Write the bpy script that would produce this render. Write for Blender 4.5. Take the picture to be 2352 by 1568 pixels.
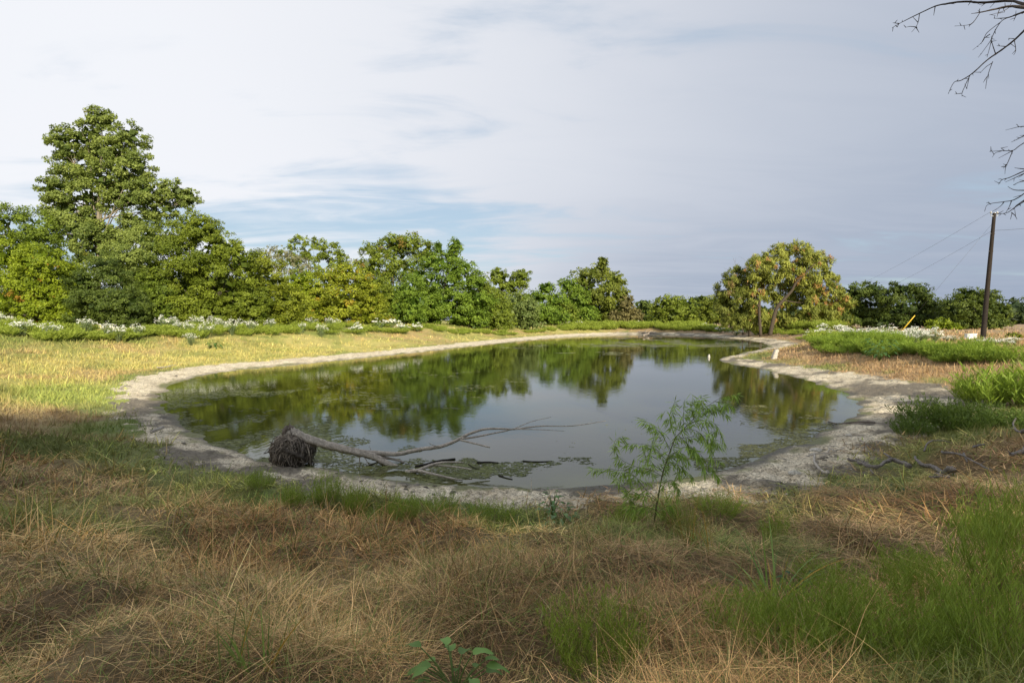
import bpy, math, random
import numpy as np
from mathutils import Vector

# ------------------------------------------------------------------ clear
for o in list(bpy.data.objects):
    bpy.data.objects.remove(o)
scene = bpy.context.scene
COL = scene.collection
R = math.radians

# ------------------------------------------------------------------ camera
CAM_Z = 3.2
PITCH = 2.15                      # degrees looking down
FPX = 2352 * 20.0 / 36.0          # focal length in units of a 2352 px wide frame
cam_d = bpy.data.cameras.new('camera')
cam = bpy.data.objects.new('camera', cam_d)
COL.objects.link(cam)
cam.location = (0, 0, CAM_Z)
cam.rotation_euler = (R(90 - PITCH), 0, 0)
cam_d.lens = 20.0
cam_d.sensor_width = 36.0
cam_d.clip_start = 0.05
cam_d.clip_end = 6000
scene.camera = cam

# ------------------------------------------------------------------ light
SUN_EL = 22.0
SUN_AZ = 160.0                    # clockwise from +Y: behind the camera, to the right
world = bpy.data.worlds.new('World')
scene.world = world
world.use_nodes = True
wn = world.node_tree
wn.nodes.clear()


def N(tree, typ, **kw):
    n = tree.nodes.new(typ)
    for k, v in kw.items():
        if k in ('op', 'operation'):
            n.operation = v
        elif k == 'inp':
            for i, val in v.items():
                n.inputs[i].default_value = val
        else:
            setattr(n, k, v)
    return n


def build_world():
    L = wn.links.new

    def M(op, a, b=None, c=None, clamp=False):
        n = wn.nodes.new('ShaderNodeMath')
        n.operation = op
        n.use_clamp = clamp
        for i, v in enumerate((a, b, c)):
            if v is None:
                continue
            if isinstance(v, (int, float)):
                n.inputs[i].default_value = v
            else:
                L(v, n.inputs[i])
        return n.outputs[0]

    def mix(f, a, b):
        n = wn.nodes.new('ShaderNodeMix')
        n.data_type = 'RGBA'
        for s, v in ((n.inputs[0], f), (n.inputs[6], a), (n.inputs[7], b)):
            if isinstance(v, tuple):
                s.default_value = v
            elif isinstance(v, (int, float)):
                s.default_value = v
            else:
                L(v, s)
        return n.outputs[2]

    def ramp(v, a, b):
        n = wn.nodes.new('ShaderNodeMapRange')
        n.interpolation_type = 'SMOOTHSTEP'
        L(v, n.inputs[0])
        n.inputs[1].default_value = a
        n.inputs[2].default_value = b
        return n.outputs[0]

    sky = wn.nodes.new('ShaderNodeTexSky')
    sky.sky_type = 'NISHITA'
    sky.sun_disc = False
    sky.sun_elevation = R(SUN_EL)
    sky.sun_rotation = R(SUN_AZ)
    sky.air_density = 1.0
    sky.dust_density = 1.5
    tc = wn.nodes.new('ShaderNodeTexCoord')
    sep = wn.nodes.new('ShaderNodeSeparateXYZ')
    L(tc.outputs['Generated'], sep.inputs[0])
    x, y, z = sep.outputs
    zc = M('MAXIMUM', z, 0.0)
    den = M('ADD', zc, 0.10)
    px = M('DIVIDE', x, den)
    py = M('DIVIDE', y, den)
    comb = wn.nodes.new('ShaderNodeCombineXYZ')
    L(px, comb.inputs[0])
    L(py, comb.inputs[1])

    def noise(scale, detail, rough, rot, sx, sy, off=0.0, dist=0.0):
        mp = wn.nodes.new('ShaderNodeMapping')
        mp.inputs['Rotation'].default_value = (0, 0, R(rot))
        mp.inputs['Scale'].default_value = (sx, sy, 1)
        mp.inputs['Location'].default_value = (off, off * 0.37, off * 0.11)
        L(comb.outputs[0], mp.inputs[0])
        n = wn.nodes.new('ShaderNodeTexNoise')
        n.inputs['Scale'].default_value = scale
        n.inputs['Detail'].default_value = detail
        n.inputs['Roughness'].default_value = rough
        n.inputs['Distortion'].default_value = dist
        L(mp.outputs[0], n.inputs[0])
        return n.outputs[0]

    n1 = noise(0.55, 5, 0.5, 25, 1.0, 0.55, 3.1, 0.4)      # large sheets
    n2 = noise(1.6, 8, 0.58, 35, 0.55, 1.5, 7.7, 0.6)      # streaks
    n3 = noise(0.32, 3, 0.45, -30, 1.0, 0.5, 12.3, 0.2)    # brightness of the sheet
    # the cloud cover breaks up low in the west (left of the picture)
    west = ramp(M('SUBTRACT', M('MULTIPLY', y, 0.30), x), -0.02, 0.55)
    low = M('SUBTRACT', 1.0, ramp(z, 0.16, 0.30))
    cover = M('ADD', M('MULTIPLY', n1, 0.75), M('MULTIPLY', n2, 0.75))
    cover = M('SUBTRACT', cover, M('MULTIPLY', M('MULTIPLY', west, low), 0.175))
    cf = ramp(cover, 0.45, 0.71)
    # colour of the cloud sheet: paler to the west, slate blue to the east
    east = ramp(M('ADD', M('ADD', M('MULTIPLY', x, 0.8), M('MULTIPLY', n3, 0.30)), M('MULTIPLY', n2, 0.12)), -0.26, 0.92)
    ccol = mix(east, (8.0, 8.1, 8.45, 1), (3.0, 3.5, 4.5, 1))
    horiz = M('SUBTRACT', 1.0, ramp(z, 0.02, 0.30))
    ccol = mix(M('MULTIPLY', horiz, M('MULTIPLY', ramp(east, 0.15, 0.6), 0.75)), ccol, (2.75, 3.3, 4.4, 1))
    tex = ramp(n2, 0.30, 0.72)
    ccol2 = mix(M('MULTIPLY', tex, M('SUBTRACT', 0.28, M('MULTIPLY', east, 0.20))), ccol, (8.2, 8.15, 8.4, 1))
    blue = mix(0.62, sky.outputs[0], (4.4, 5.6, 6.9, 1))
    col = mix(M('MULTIPLY', cf, 0.93), blue, ccol2)
    bg = wn.nodes.new('ShaderNodeBackground')
    bg.inputs[1].default_value = 0.078
    L(col, bg.inputs[0])
    out = wn.nodes.new('ShaderNodeOutputWorld')
    L(bg.outputs[0], out.inputs[0])


build_world()

sun_d = bpy.data.lights.new('sun', 'SUN')
sun_d.energy = 4.7
sun_d.angle = R(1.2)
sun_d.color = (1.0, 0.89, 0.69)
sun = bpy.data.objects.new('sun', sun_d)
COL.objects.link(sun)
SUNV = Vector((math.sin(R(SUN_AZ)) * math.cos(R(SUN_EL)), math.cos(R(SUN_AZ)) * math.cos(R(SUN_EL)), math.sin(R(SUN_EL))))
sun.location = SUNV * 60
sun.rotation_euler = SUNV.to_track_quat('Z', 'Y').to_euler()

scene.render.engine = 'CYCLES'
scene.view_settings.view_transform = 'Standard'
scene.view_settings.look = 'None'
scene.view_settings.gamma = 1.0
scene.view_settings.exposure = 0.58
scene.view_settings.use_curve_mapping = False
scene.cycles.max_bounces = 4
scene.cycles.diffuse_bounces = 2
scene.cycles.glossy_bounces = 2
scene.cycles.transmission_bounces = 2
scene.cycles.transparent_max_bounces = 2

# ------------------------------------------------------------------ photograph -> place
CP, SP = math.cos(R(PITCH)), math.sin(R(PITCH))


def P(u, v, Y):
    """world point on the sight line through picture point (u, v), Y metres out"""
    a = (u - 1176) / FPX
    b = (784 - v) / FPX
    t = Y / (CP + b * SP)
    return np.array((t * a, Y, CAM_Z + t * (b * CP - SP)))


def Pz(u, v, z=0.0):
    a = (u - 1176) / FPX
    b = (784 - v) / FPX
    dz = b * CP - SP
    t = (z - CAM_Z) / dz
    return np.array((t * a, t * (CP + b * SP), z))


def project(x, y, z):
    dy, dz = y, z - CAM_Z
    fwd = dy * CP - dz * SP
    up = dy * SP + dz * CP
    fwd = np.where(fwd < 0.05, 0.05, fwd)
    return 1176 + FPX * x / fwd, 784 - FPX * up / fwd


# ------------------------------------------------------------------ noise
_rs = np.random.RandomState(5)
_perm = _rs.permutation(512)
_perm = np.concatenate([_perm, _perm, _perm])
_val = _rs.rand(512)


def vnoise(x, y):
    xi = np.floor(x).astype(np.int64)
    yi = np.floor(y).astype(np.int64)
    fx = x - xi
    fy = y - yi
    fx = fx * fx * fx * (fx * (fx * 6 - 15) + 10)
    fy = fy * fy * fy * (fy * (fy * 6 - 15) + 10)

    def h(a, b):
        return _val[_perm[_perm[a & 511] + (b & 511)] & 511]
    a = h(xi, yi) * (1 - fx) + h(xi + 1, yi) * fx
    b = h(xi, yi + 1) * (1 - fx) + h(xi + 1, yi + 1) * fx
    return (a * (1 - fy) + b * fy) * 2 - 1


def fbm(x, y, octaves=4, gain=0.5):
    s = np.zeros_like(x, dtype=float)
    a = 1.0
    for i in range(octaves):
        s += a * vnoise(x * 2 ** i + 17.3 * i, y * 2 ** i - 9.1 * i)
        a *= gain
    return s


def sstep(t):
    t = np.clip(t, 0, 1)
    return t * t * (3 - 2 * t)


# ------------------------------------------------------------------ the pond's outline
# picture u, v of the water's edge; width of the mud, length of the bank, height of the bank
SHORE = [
    (372, 905, 1.3, 20, 2.3), (395, 885, 1.8, 26, 2.6), (450, 868, 2.2, 26, 2.7), (520, 853, 2.2, 26, 2.7), (620, 842, 2.2, 26, 2.7),
    (750, 830, 2.2, 20, 2.7), (900, 815, 2.3, 18, 2.7), (1040, 800, 2.4, 16, 2.7), (1160, 787, 2.8, 15, 2.6), (1260, 777.5, 3.2, 14, 2.5),
    (1350, 771.5, 4.0, 15, 2.2), (1440, 768.5, 5.0, 12, 2.0), (1500, 768, 4.5, 10, 1.9), (1570, 770, 4.0, 10, 1.8),
    (1650, 775, 3.5, 10, 1.7), (1720, 782, 3.0, 9, 1.7), (1765, 793, 3.0, 8, 1.6), (1750, 801, 1.6, 8, 1.5),
    (1700, 812, 1.3, 7, 1.5), (1650, 824, 1.6, 8, 1.5), (1660, 831, 1.6, 8, 1.5), (1720, 843, 2.0, 9, 1.5),
    (1800, 860, 2.4, 9, 1.5), (1870, 880, 3.2, 9, 1.4), (1930, 900, 4.2, 9, 1.4), (1965, 925, 4.6, 9, 1.4), (1972, 945, 3.2, 9, 1.4),
    (1945, 970, 1.8, 9, 1.5), (1890, 995, 1.4, 9, 1.6), (1810, 1025, 1.4, 9, 1.6), (1730, 1055, 1.6, 9, 1.6),
    (1650, 1082, 1.8, 8.5, 1.6), (1550, 1103, 1.7, 8.5, 1.6), (1450, 1112, 1.5, 8.5, 1.6), (1330, 1117, 1.35, 8.5, 1.6),
    (1220, 1120, 1.3, 8.5, 1.6), (1100, 1116, 1.3, 8.5, 1.6), (1000, 1108, 1.2, 8.5, 1.6), (900, 1100, 1.2, 8.5, 1.6),
    (800, 1087, 1.2, 8.5, 1.55), (730, 1075, 1.2, 8.5, 1.5), (640, 1066, 1.2, 8.5, 1.5), (560, 1046, 1.15, 8.5, 1.5), (500, 1020, 1.1, 8.5, 1.5),
    (440, 985, 1.1, 8.5, 1.5), (395, 950, 1.1, 9, 1.5), (373, 922, 1.2, 13, 1.8),
]


def catmull(pts, n, closed=False):
    pts = np.asarray(pts, float)
    out = []
    m = len(pts)
    rng = range(m) if closed else range(m - 1)
    for i in rng:
        if closed:
            p0, p1, p2, p3 = pts[(i - 1) % m], pts[i], pts[(i + 1) % m], pts[(i + 2) % m]
        else:
            p0, p1, p2, p3 = pts[max(i - 1, 0)], pts[i], pts[i + 1], pts[min(i + 2, m - 1)]
        for k in range(n):
            t = k / n
            out.append(0.5 * ((2 * p1) + (-p0 + p2) * t + (2 * p0 - 5 * p1 + 4 * p2 - p3) * t * t + (-p0 + 3 * p1 - 3 * p2 + p3) * t ** 3))
    if not closed:
        out.append(pts[-1])
    return np.array(out)


_sh = []
for (u, v, w, l, b) in SHORE:
    p = Pz(u, v, 0)
    _sh.append((p[0], p[1], w, l, b))
SH = catmull(_sh, 6, True)
SXY = SH[:, :2]
GX0, GX1, GY0, GY1, GS = -100.0, 120.0, -40.0, 200.0, 0.5
gx = np.arange(GX0, GX1 + 0.01, GS)
gy = np.arange(GY0, GY1 + 0.01, GS)


def build_grids():
    X, Y = np.meshgrid(gx, gy)
    px = X.ravel()
    py = Y.ravel()
    n = len(px)
    A = SXY
    B = np.roll(SXY, -1, axis=0)
    sd = np.empty(n)
    att = np.empty((n, 3))
    for s in range(0, n, 8000):
        x = px[s:s + 8000, None]
        y = py[s:s + 8000, None]
        ex, ey = (B - A)[:, 0], (B - A)[:, 1]
        t = np.clip(((x - A[:, 0]) * ex + (y - A[:, 1]) * ey) / (ex * ex + ey * ey + 1e-9), 0, 1)
        d2 = (x - A[:, 0] - t * ex) ** 2 + (y - A[:, 1] - t * ey) ** 2
        d = np.sqrt(d2.min(1))
        cross = ((A[:, 1] > y) != (B[:, 1] > y)) & (x < ex * (y - A[:, 1]) / (ey + 1e-12) + A[:, 0])
        inside = cross.sum(1) % 2 == 1
        sd[s:s + 8000] = np.where(inside, -d, d)
        seg = np.sqrt(ex * ex + ey * ey)
        w = seg / (d2 + 0.6) ** 1.6
        w /= w.sum(1, keepdims=True)
        att[s:s + 8000] = w @ SH[:, 2:5]
    sh = (len(gy), len(gx))
    return sd.reshape(sh), [att[:, i].reshape(sh) for i in range(3)]


SD_G, ATT_G = build_grids()


def bil(G, x, y):
    fx = np.clip((x - GX0) / GS, 0, len(gx) - 1.001)
    fy = np.clip((y - GY0) / GS, 0, len(gy) - 1.001)
    ix = fx.astype(int)
    iy = fy.astype(int)
    fx = fx - ix
    fy = fy - iy
    return (G[iy, ix] * (1 - fx) + G[iy, ix + 1] * fx) * (1 - fy) + (G[iy + 1, ix] * (1 - fx) + G[iy + 1, ix + 1] * fx) * fy


def shore_d(x, y):
    s = bil(SD_G, x, y)
    r = np.sqrt(x * x + y * y)
    amp = np.clip(r / 20.0, 0.5, 1.6)
    return s + amp * (0.16 * fbm(x * 0.9, y * 0.9, 3) + 0.05 * np.clip(1.6 - r / 14.0, 0, 1) * vnoise(x * 4, y * 4))


def height(x, y, fine=True):
    x = np.asarray(x, float)
    y = np.asarray(y, float)
    s = shore_d(x, y)
    w, l, b = (bil(G, x, y) for G in ATT_G)
    mud_top = 0.075 * w + 0.05
    z = np.where(s < 0, np.maximum(s * 0.13, -0.7), mud_top * np.clip(s / w, 0, 1) ** 0.9)
    t = sstep(np.clip((s - w * 0.9) / l, 0, 1))
    r = np.sqrt(x * x + y * y)
    far = sstep((r - 150) / 200)
    bb = b * (1 - far) + 1.5 * far
    z = z + (bb - mud_top) * t
    mid = sstep((s - w) / 2.0)
    z = z + mid * 0.10 * fbm(x * 0.35 + 3, y * 0.35, 3) * np.clip(1 - r / 200, 0, 1)
    if fine:
        z = z + mid * 0.19 * fbm(x * 1.0, y * 1.0 + 9, 2) * np.clip(1.3 - r / 30, 0.15, 1)
        mm = np.clip(s / 0.5, 0.0, 1) * (1 - sstep((s - w * 0.9) / 1.6))
        lum = fbm(x * 1.7 + 5, y * 1.7, 2)
        pock = fbm(x * 4.2, y * 4.2 + 40, 3, 0.55)
        cells = np.abs(vnoise(x * 6.3 + 80, y * 6.3)) + 0.6 * np.abs(vnoise(x * 12.1, y * 12.1 + 33))
        z = z + mm * (0.032 * lum + 0.034 * pock + 0.036 * (cells - 0.5))
    return z


def hz(x, y):
    return float(height(np.array([x]), np.array([y]))[0])


def G(u, v, lift=0.0):
    """point of the ground seen at picture point (u, v)"""
    a = (u - 1176) / FPX
    b = (784 - v) / FPX
    t = np.concatenate([np.arange(1.0, 60, 0.05), np.arange(60, 400, 0.4)])
    x = t * a
    y = t * (CP + b * SP)
    z = CAM_Z + t * (b * CP - SP)
    h = np.maximum(height(x, y, False), 0.0)
    k = np.nonzero(z - lift <= h)[0]
    i = k[0] if len(k) else len(t) - 1
    return np.array((x[i], y[i], h[i]))


def back(u):
    return float(np.interp(u, [0, 300, 450, 600, 700, 800, 900, 1000, 1100, 1200, 1300, 1400, 1480], [1.06, 1.06, 1.10, 1.15, 1.16, 1.20, 1.25, 1.28, 1.30, 1.28, 1.25, 1.25, 1.12]))


# ------------------------------------------------------------------ mesh helpers
def fast_mesh(name, V, F, col=None, smooth=False):
    V = np.asarray(V, np.float32).reshape(-1, 3)
    if isinstance(F, np.ndarray):
        F = [F]
    F = [f for f in F if len(f)]
    me = bpy.data.meshes.new(name)
    nl = sum(f.size for f in F)
    nf = sum(len(f) for f in F)
    me.vertices.add(len(V))
    me.vertices.foreach_set('co', V.ravel())
    me.loops.add(nl)
    me.polygons.add(nf)
    me.loops.foreach_set('vertex_index', np.concatenate([f.ravel() for f in F]).astype(np.int32))
    tot = np.concatenate([np.full(len(f), f.shape[1], np.int32) for f in F])
    st = np.concatenate([[0], np.cumsum(tot)[:-1]]).astype(np.int32)
    me.polygons.foreach_set('loop_start', st)
    try:
        me.polygons.foreach_set('loop_total', tot)
    except Exception:
        pass
    if smooth:
        me.polygons.foreach_set('use_smooth', np.ones(nf, bool))
    if col is not None:
        at = me.attributes.new('col', 'FLOAT_COLOR', 'POINT')
        c = np.ones((len(V), 4), np.float32)
        c[:, :3] = col
        at.data.foreach_set('color', c.ravel())
    me.update(calc_edges=True)
    me.validate()
    return me


class MB:
    """collects tubes, ribbons and leaves; build() links them as one mesh object"""

    def __init__(self):
        self.V, self.F4, self.F3, self.C = [], [], [], []
        self.n = 0

    def add(self, V, F4=None, F3=None, col=(0.5, 0.5, 0.5)):
        V = np.asarray(V, float).reshape(-1, 3)
        self.V.append(V)
        c = np.asarray(col, float)
        if c.ndim == 1:
            c = np.tile(c, (len(V), 1))
        self.C.append(c)
        if F4 is not None and len(F4):
            self.F4.append(np.asarray(F4) + self.n)
        if F3 is not None and len(F3):
            self.F3.append(np.asarray(F3) + self.n)
        self.n += len(V)

    def tube(self, pts, radii, sides=7, rough=0.0, col=(0.3, 0.25, 0.2), res=4, seed=0, smooth=True, colj=0.0):
        rs = np.random.RandomState(seed)
        pts = np.asarray(pts, float)
        radii = np.asarray(radii, float)
        if smooth and len(pts) > 2:
            q = catmull(np.column_stack([pts, radii]), res)
            pts, radii = q[:, :3], np.maximum(q[:, 3], 1e-4)
        n = len(pts)
        d = np.gradient(pts, axis=0)
        d /= np.linalg.norm(d, axis=1, keepdims=True) + 1e-9
        ref = np.array((0.31, 0.17, 0.94)) if abs(d[0][2]) < 0.9 else np.array((1.0, 0.1, 0))
        a = np.cross(d, ref)
        a /= np.linalg.norm(a, axis=1, keepdims=True) + 1e-9
        b = np.cross(d, a)
        th = np.linspace(0, 2 * math.pi, sides, endpoint=False)
        rr = radii[:, None] * (1 + rough * (rs.rand(n, sides) - 0.5) + rough * 1.2 * (rs.rand(1, sides) - 0.5))
        V = pts[:, None, :] + rr[..., None] * (np.cos(th)[None, :, None] * a[:, None, :] + np.sin(th)[None, :, None] * b[:, None, :])
        i = np.arange(n - 1)[:, None] * sides
        k = np.arange(sides)[None, :]
        k2 = (k + 1) % sides
        F = np.stack([i + k, i + k2, i + sides + k2, i + sides + k], -1).reshape(-1, 4)
        V = V.reshape(-1, 3)
        V = np.vstack([V, pts[0], pts[-1]])
        s0 = n * sides
        ks = np.arange(sides)
        F3 = np.vstack([np.stack([np.full(sides, s0), (ks + 1) % sides, ks], -1),
                        np.stack([np.full(sides, s0 + 1), (n - 1) * sides + ks, (n - 1) * sides + (ks + 1) % sides], -1)])
        c = np.tile(np.asarray(col, float), (len(V), 1))
        if colj:
            c *= 1 + colj * (rs.rand(len(V), 1) - 0.5)
        self.add(V, F, F3, c)

    def leaves(self, cen, axis, nrm, L, W, col, fold=0.12):
        cen = np.asarray(cen, float)
        n = len(cen)
        if n == 0:
            return
        axis = axis / (np.linalg.norm(axis, axis=1, keepdims=True) + 1e-9)
        side = np.cross(axis, nrm)
        side /= np.linalg.norm(side, axis=1, keepdims=True) + 1e-9
        up = np.cross(side, axis)
        L = np.broadcast_to(L, (n,))[:, None]
        W = np.broadcast_to(W, (n,))[:, None]
        V = np.stack([cen - axis * L * 0.5, cen + side * W * 0.5 + up * W * fold, cen + axis * L * 0.5, cen - side * W * 0.5 + up * W * fold], 1).reshape(-1, 3)
        F = np.arange(4 * n).reshape(n, 4)
        c = np.broadcast_to(np.asarray(col, float), (n, 3))
        self.add(V, F, None, np.repeat(c, 4, axis=0))

    def tris(self, cen, axis, nrm, L, W, col):
        n = len(cen)
        if n == 0:
            return
        axis = axis / (np.linalg.norm(axis, axis=1, keepdims=True) + 1e-9)
        side = np.cross(axis, nrm)
        side /= np.linalg.norm(side, axis=1, keepdims=True) + 1e-9
        L = np.broadcast_to(L, (n,))[:, None]
        W = np.broadcast_to(W, (n,))[:, None]
        V = np.stack([cen - axis * L * 0.5, cen + side * W * 0.6 + axis * L * 0.1, cen + axis * L * 0.5 - side * W * 0.3], 1).reshape(-1, 3)
        self.add(V, None, np.arange(3 * n).reshape(n, 3), np.repeat(np.broadcast_to(np.asarray(col, float), (n, 3)), 3, axis=0))

    def blades(self, base, dirs, length, width, droop, col, seg=4, tipcol=None, seed=0, wig=0.0):
        """curved grass ribbons"""
        rs = np.random.RandomState(seed)
        base = np.asarray(base, float)
        n = len(base)
        if n == 0:
            return
        d = dirs / (np.linalg.norm(dirs, axis=1, keepdims=True) + 1e-9)
        length = np.broadcast_to(length, (n,))
        width = np.broadcast_to(width, (n,))
        droop = np.broadcast_to(droop, (n,))
        ang = rs.rand(n) * 2 * math.pi
        sv = np.stack([np.cos(ang), np.sin(ang), 0 * ang], 1)
        p = base.copy()
        rows = []
        for k in range(seg + 1):
            t = k / seg
            w = width * (1 - 0.9 * t ** 1.5) * 0.5
            rows.append(np.stack([p - sv * w[:, None], p + sv * w[:, None]], 1))
            d = d + np.stack([0 * droop, 0 * droop, -droop / seg], 1)
            if wig:
                d = d + (rs.rand(n, 3) - 0.5) * wig
            d /= np.linalg.norm(d, axis=1, keepdims=True) + 1e-9
            p = p + d * (length / seg)[:, None]
        V = np.stack(rows, 1)          # n, seg+1, 2, 3
        V = V.reshape(n, (seg + 1) * 2, 3)
        i = np.arange(n)[:, None, None] * (seg + 1) * 2
        k = np.arange(seg)[None, :, None] * 2
        F = (i + k + np.array([0, 1, 3, 2])[None, None, :]).reshape(-1, 4)
        c = np.broadcast_to(np.asarray(col, float), (n, 3))
        tc = c if tipcol is None else np.broadcast_to(np.asarray(tipcol, float), (n, 3))
        t = np.repeat(np.linspace(0, 1, seg + 1), 2)[None, :, None]
        C = c[:, None, :] * (1 - t) + tc[:, None, :] * t
        self.add(V.reshape(-1, 3), F, None, C.reshape(-1, 3))

    def mesh(self, name, smooth=False):
        V = np.vstack(self.V)
        F = []
        if self.F4:
            F.append(np.vstack(self.F4))
        if self.F3:
            F.append(np.vstack(self.F3))
        return fast_mesh(name, V, F, np.vstack(self.C), smooth)

    def build(self, name, mat, parent=None, smooth=False, org=None):
        if org is not None:
            self.V = [v - np.asarray(org) for v in self.V]
        me = self.mesh(name, smooth)
        me.materials.append(mat)
        return link(name, me, parent)


def link(name, me, parent=None):
    o = bpy.data.objects.new(name, me)
    COL.objects.link(o)
    if parent is not None:
        o.parent = parent
    return o


def tag(o, label=None, cat=None, group=None, kind=None):
    if label:
        o['label'] = label
    if cat:
        o['category'] = cat
    if group:
        o['group'] = group
    if kind:
        o['kind'] = kind
    return o


def thing(name, label, cat, loc=(0, 0, 0), group=None, rz=0.0, sc=1.0):
    o = bpy.data.objects.new(name, None)
    o.empty_display_size = 0.2
    COL.objects.link(o)
    o.location = tuple(float(c) for c in loc)
    o.rotation_euler = (0, 0, rz)
    o.scale = (sc, sc, sc)
    return tag(o, label, cat, group)


def unit(n, rs):
    v = rs.normal(size=(n, 3))
    return v / (np.linalg.norm(v, axis=1, keepdims=True) + 1e-9)


# ------------------------------------------------------------------ materials
def new_mat(name):
    m = bpy.data.materials.new(name)
    m.use_nodes = True
    t = m.node_tree
    t.nodes.clear()
    return m, t, t.links.new


def out_of(t, shader, disp=None):
    o = t.nodes.new('ShaderNodeOutputMaterial')
    t.links.new(shader, o.inputs[0])
    return o


def mat_leaf(name, trans=0.35, spec=0.25, rough=0.55, tint_from_instance=False, tcol=(1.0, 1.0, 0.55)):
    m, t, L = new_mat(name)
    at = N(t, 'ShaderNodeAttribute', attribute_name='col')
    src = at.outputs[0]
    if tint_from_instance:
        ai = N(t, 'ShaderNodeAttribute', attribute_name='tint')
        ai.attribute_type = 'INSTANCER'
        mx = N(t, 'ShaderNodeMix', data_type='RGBA', blend_type='MULTIPLY')
        mx.inputs[0].default_value = 1.0
        L(src, mx.inputs[6])
        L(ai.outputs[0], mx.inputs[7])
        src = mx.outputs[2]
    p = N(t, 'ShaderNodeBsdfPrincipled')
    p.inputs['Roughness'].default_value = rough
    p.inputs['Specular IOR Level'].default_value = spec
    L(src, p.inputs['Base Color'])
    tr = N(t, 'ShaderNodeBsdfTranslucent')
    m2 = N(t, 'ShaderNodeMix', data_type='RGBA', blend_type='MULTIPLY')
    m2.inputs[0].default_value = 1.0
    m2.inputs[7].default_value = (*tcol, 1)
    L(src, m2.inputs[6])
    L(m2.outputs[2], tr.inputs[0])
    ms = N(t, 'ShaderNodeMixShader')
    ms.inputs[0].default_value = trans
    L(p.outputs[0], ms.inputs[1])
    L(tr.outputs[0], ms.inputs[2])
    out_of(t, ms.outputs[0])
    return m


def mat_bark(name, scale=18, stretch=0.25, bump=0.6, rough=0.9, dark=0.55):
    m, t, L = new_mat(name)
    at = N(t, 'ShaderNodeAttribute', attribute_name='col')
    tc = N(t, 'ShaderNodeTexCoord')
    n = N(t, 'ShaderNodeTexNoise', inp={'Scale': scale, 'Detail': 8.0, 'Roughness': 0.65})
    L(tc.outputs['Object'], n.inputs[0])
    v = N(t, 'ShaderNodeTexVoronoi', inp={'Scale': scale * 1.6})
    v.feature = 'DISTANCE_TO_EDGE'
    L(tc.outputs['Object'], v.inputs[0])
    mr = N(t, 'ShaderNodeMapRange', inp={1: 0.3, 2: 0.7, 3: dark, 4: 1.25})
    L(n.outputs[0], mr.inputs[0])
    mx = N(t, 'ShaderNodeMix', data_type='RGBA', blend_type='MULTIPLY')
    mx.inputs[0].default_value = 1.0
    L(at.outputs[0], mx.inputs[6])
    L(mr.outputs[0], mx.inputs[7])
    p = N(t, 'ShaderNodeBsdfPrincipled', inp={'Roughness': rough, 'Specular IOR Level': 0.15})
    L(mx.outputs[2], p.inputs['Base Color'])
    ad = N(t, 'ShaderNodeMath', op='ADD')
    L(n.outputs[0], ad.inputs[0])
    L(v.outputs[0], ad.inputs[1])
    b = N(t, 'ShaderNodeBump', inp={'Strength': bump, 'Distance': 0.02})
    L(ad.outputs[0], b.inputs['Height'])
    L(b.outputs[0], p.inputs['Normal'])
    out_of(t, p.outputs[0])
    return m


def mat_plain(name, col, rough=0.6, metal=0.0, var=0.25, scale=12):
    m, t, L = new_mat(name)
    tc = N(t, 'ShaderNodeTexCoord')
    n = N(t, 'ShaderNodeTexNoise', inp={'Scale': float(scale), 'Detail': 6.0, 'Roughness': 0.6})
    L(tc.outputs['Object'], n.inputs[0])
    mr = N(t, 'ShaderNodeMapRange', inp={1: 0.3, 2: 0.7, 3: 1 - var, 4: 1 + var * 0.5})
    L(n.outputs[0], mr.inputs[0])
    mx = N(t, 'ShaderNodeMix', data_type='RGBA', blend_type='MULTIPLY')
    mx.inputs[0].default_value = 1.0
    mx.inputs[6].default_value = (*col, 1)
    L(mr.outputs[0], mx.inputs[7])
    p = N(t, 'ShaderNodeBsdfPrincipled', inp={'Roughness': rough, 'Metallic': metal})
    L(mx.outputs[2], p.inputs['Base Color'])
    out_of(t, p.outputs[0])
    return m


def mat_ground():
    m, t, L = new_mat('grass_soil')
    at = N(t, 'ShaderNodeAttribute', attribute_name='col')
    tc = N(t, 'ShaderNodeTexCoord')
    n = N(t, 'ShaderNodeTexNoise', inp={'Scale': 2.2, 'Detail': 12.0, 'Roughness': 0.72})
    n2 = N(t, 'ShaderNodeTexNoise', inp={'Scale': 22.0, 'Detail': 6.0, 'Roughness': 0.7})
    L(tc.outputs['Object'], n.inputs[0])
    L(tc.outputs['Object'], n2.inputs[0])
    ad = N(t, 'ShaderNodeMath', op='ADD')
    L(n.outputs[0], ad.inputs[0])
    L(n2.outputs[0], ad.inputs[1])
    mr = N(t, 'ShaderNodeMapRange', inp={1: 0.65, 2: 1.35, 3: 0.55, 4: 1.35})
    L(ad.outputs[0], mr.inputs[0])
    mx = N(t, 'ShaderNodeMix', data_type='RGBA', blend_type='MULTIPLY')
    mx.inputs[0].default_value = 1.0
    L(at.outputs[0], mx.inputs[6])
    L(mr.outputs[0], mx.inputs[7])
    p = N(t, 'ShaderNodeBsdfPrincipled', inp={'Roughness': 0.95, 'Specular IOR Level': 0.1})
    L(mx.outputs[2], p.inputs['Base Color'])
    b = N(t, 'ShaderNodeBump', inp={'Strength': 0.8, 'Distance': 0.05})
    L(ad.outputs[0], b.inputs['Height'])
    L(b.outputs[0], p.inputs['Normal'])
    out_of(t, p.outputs[0])
    return m


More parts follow.
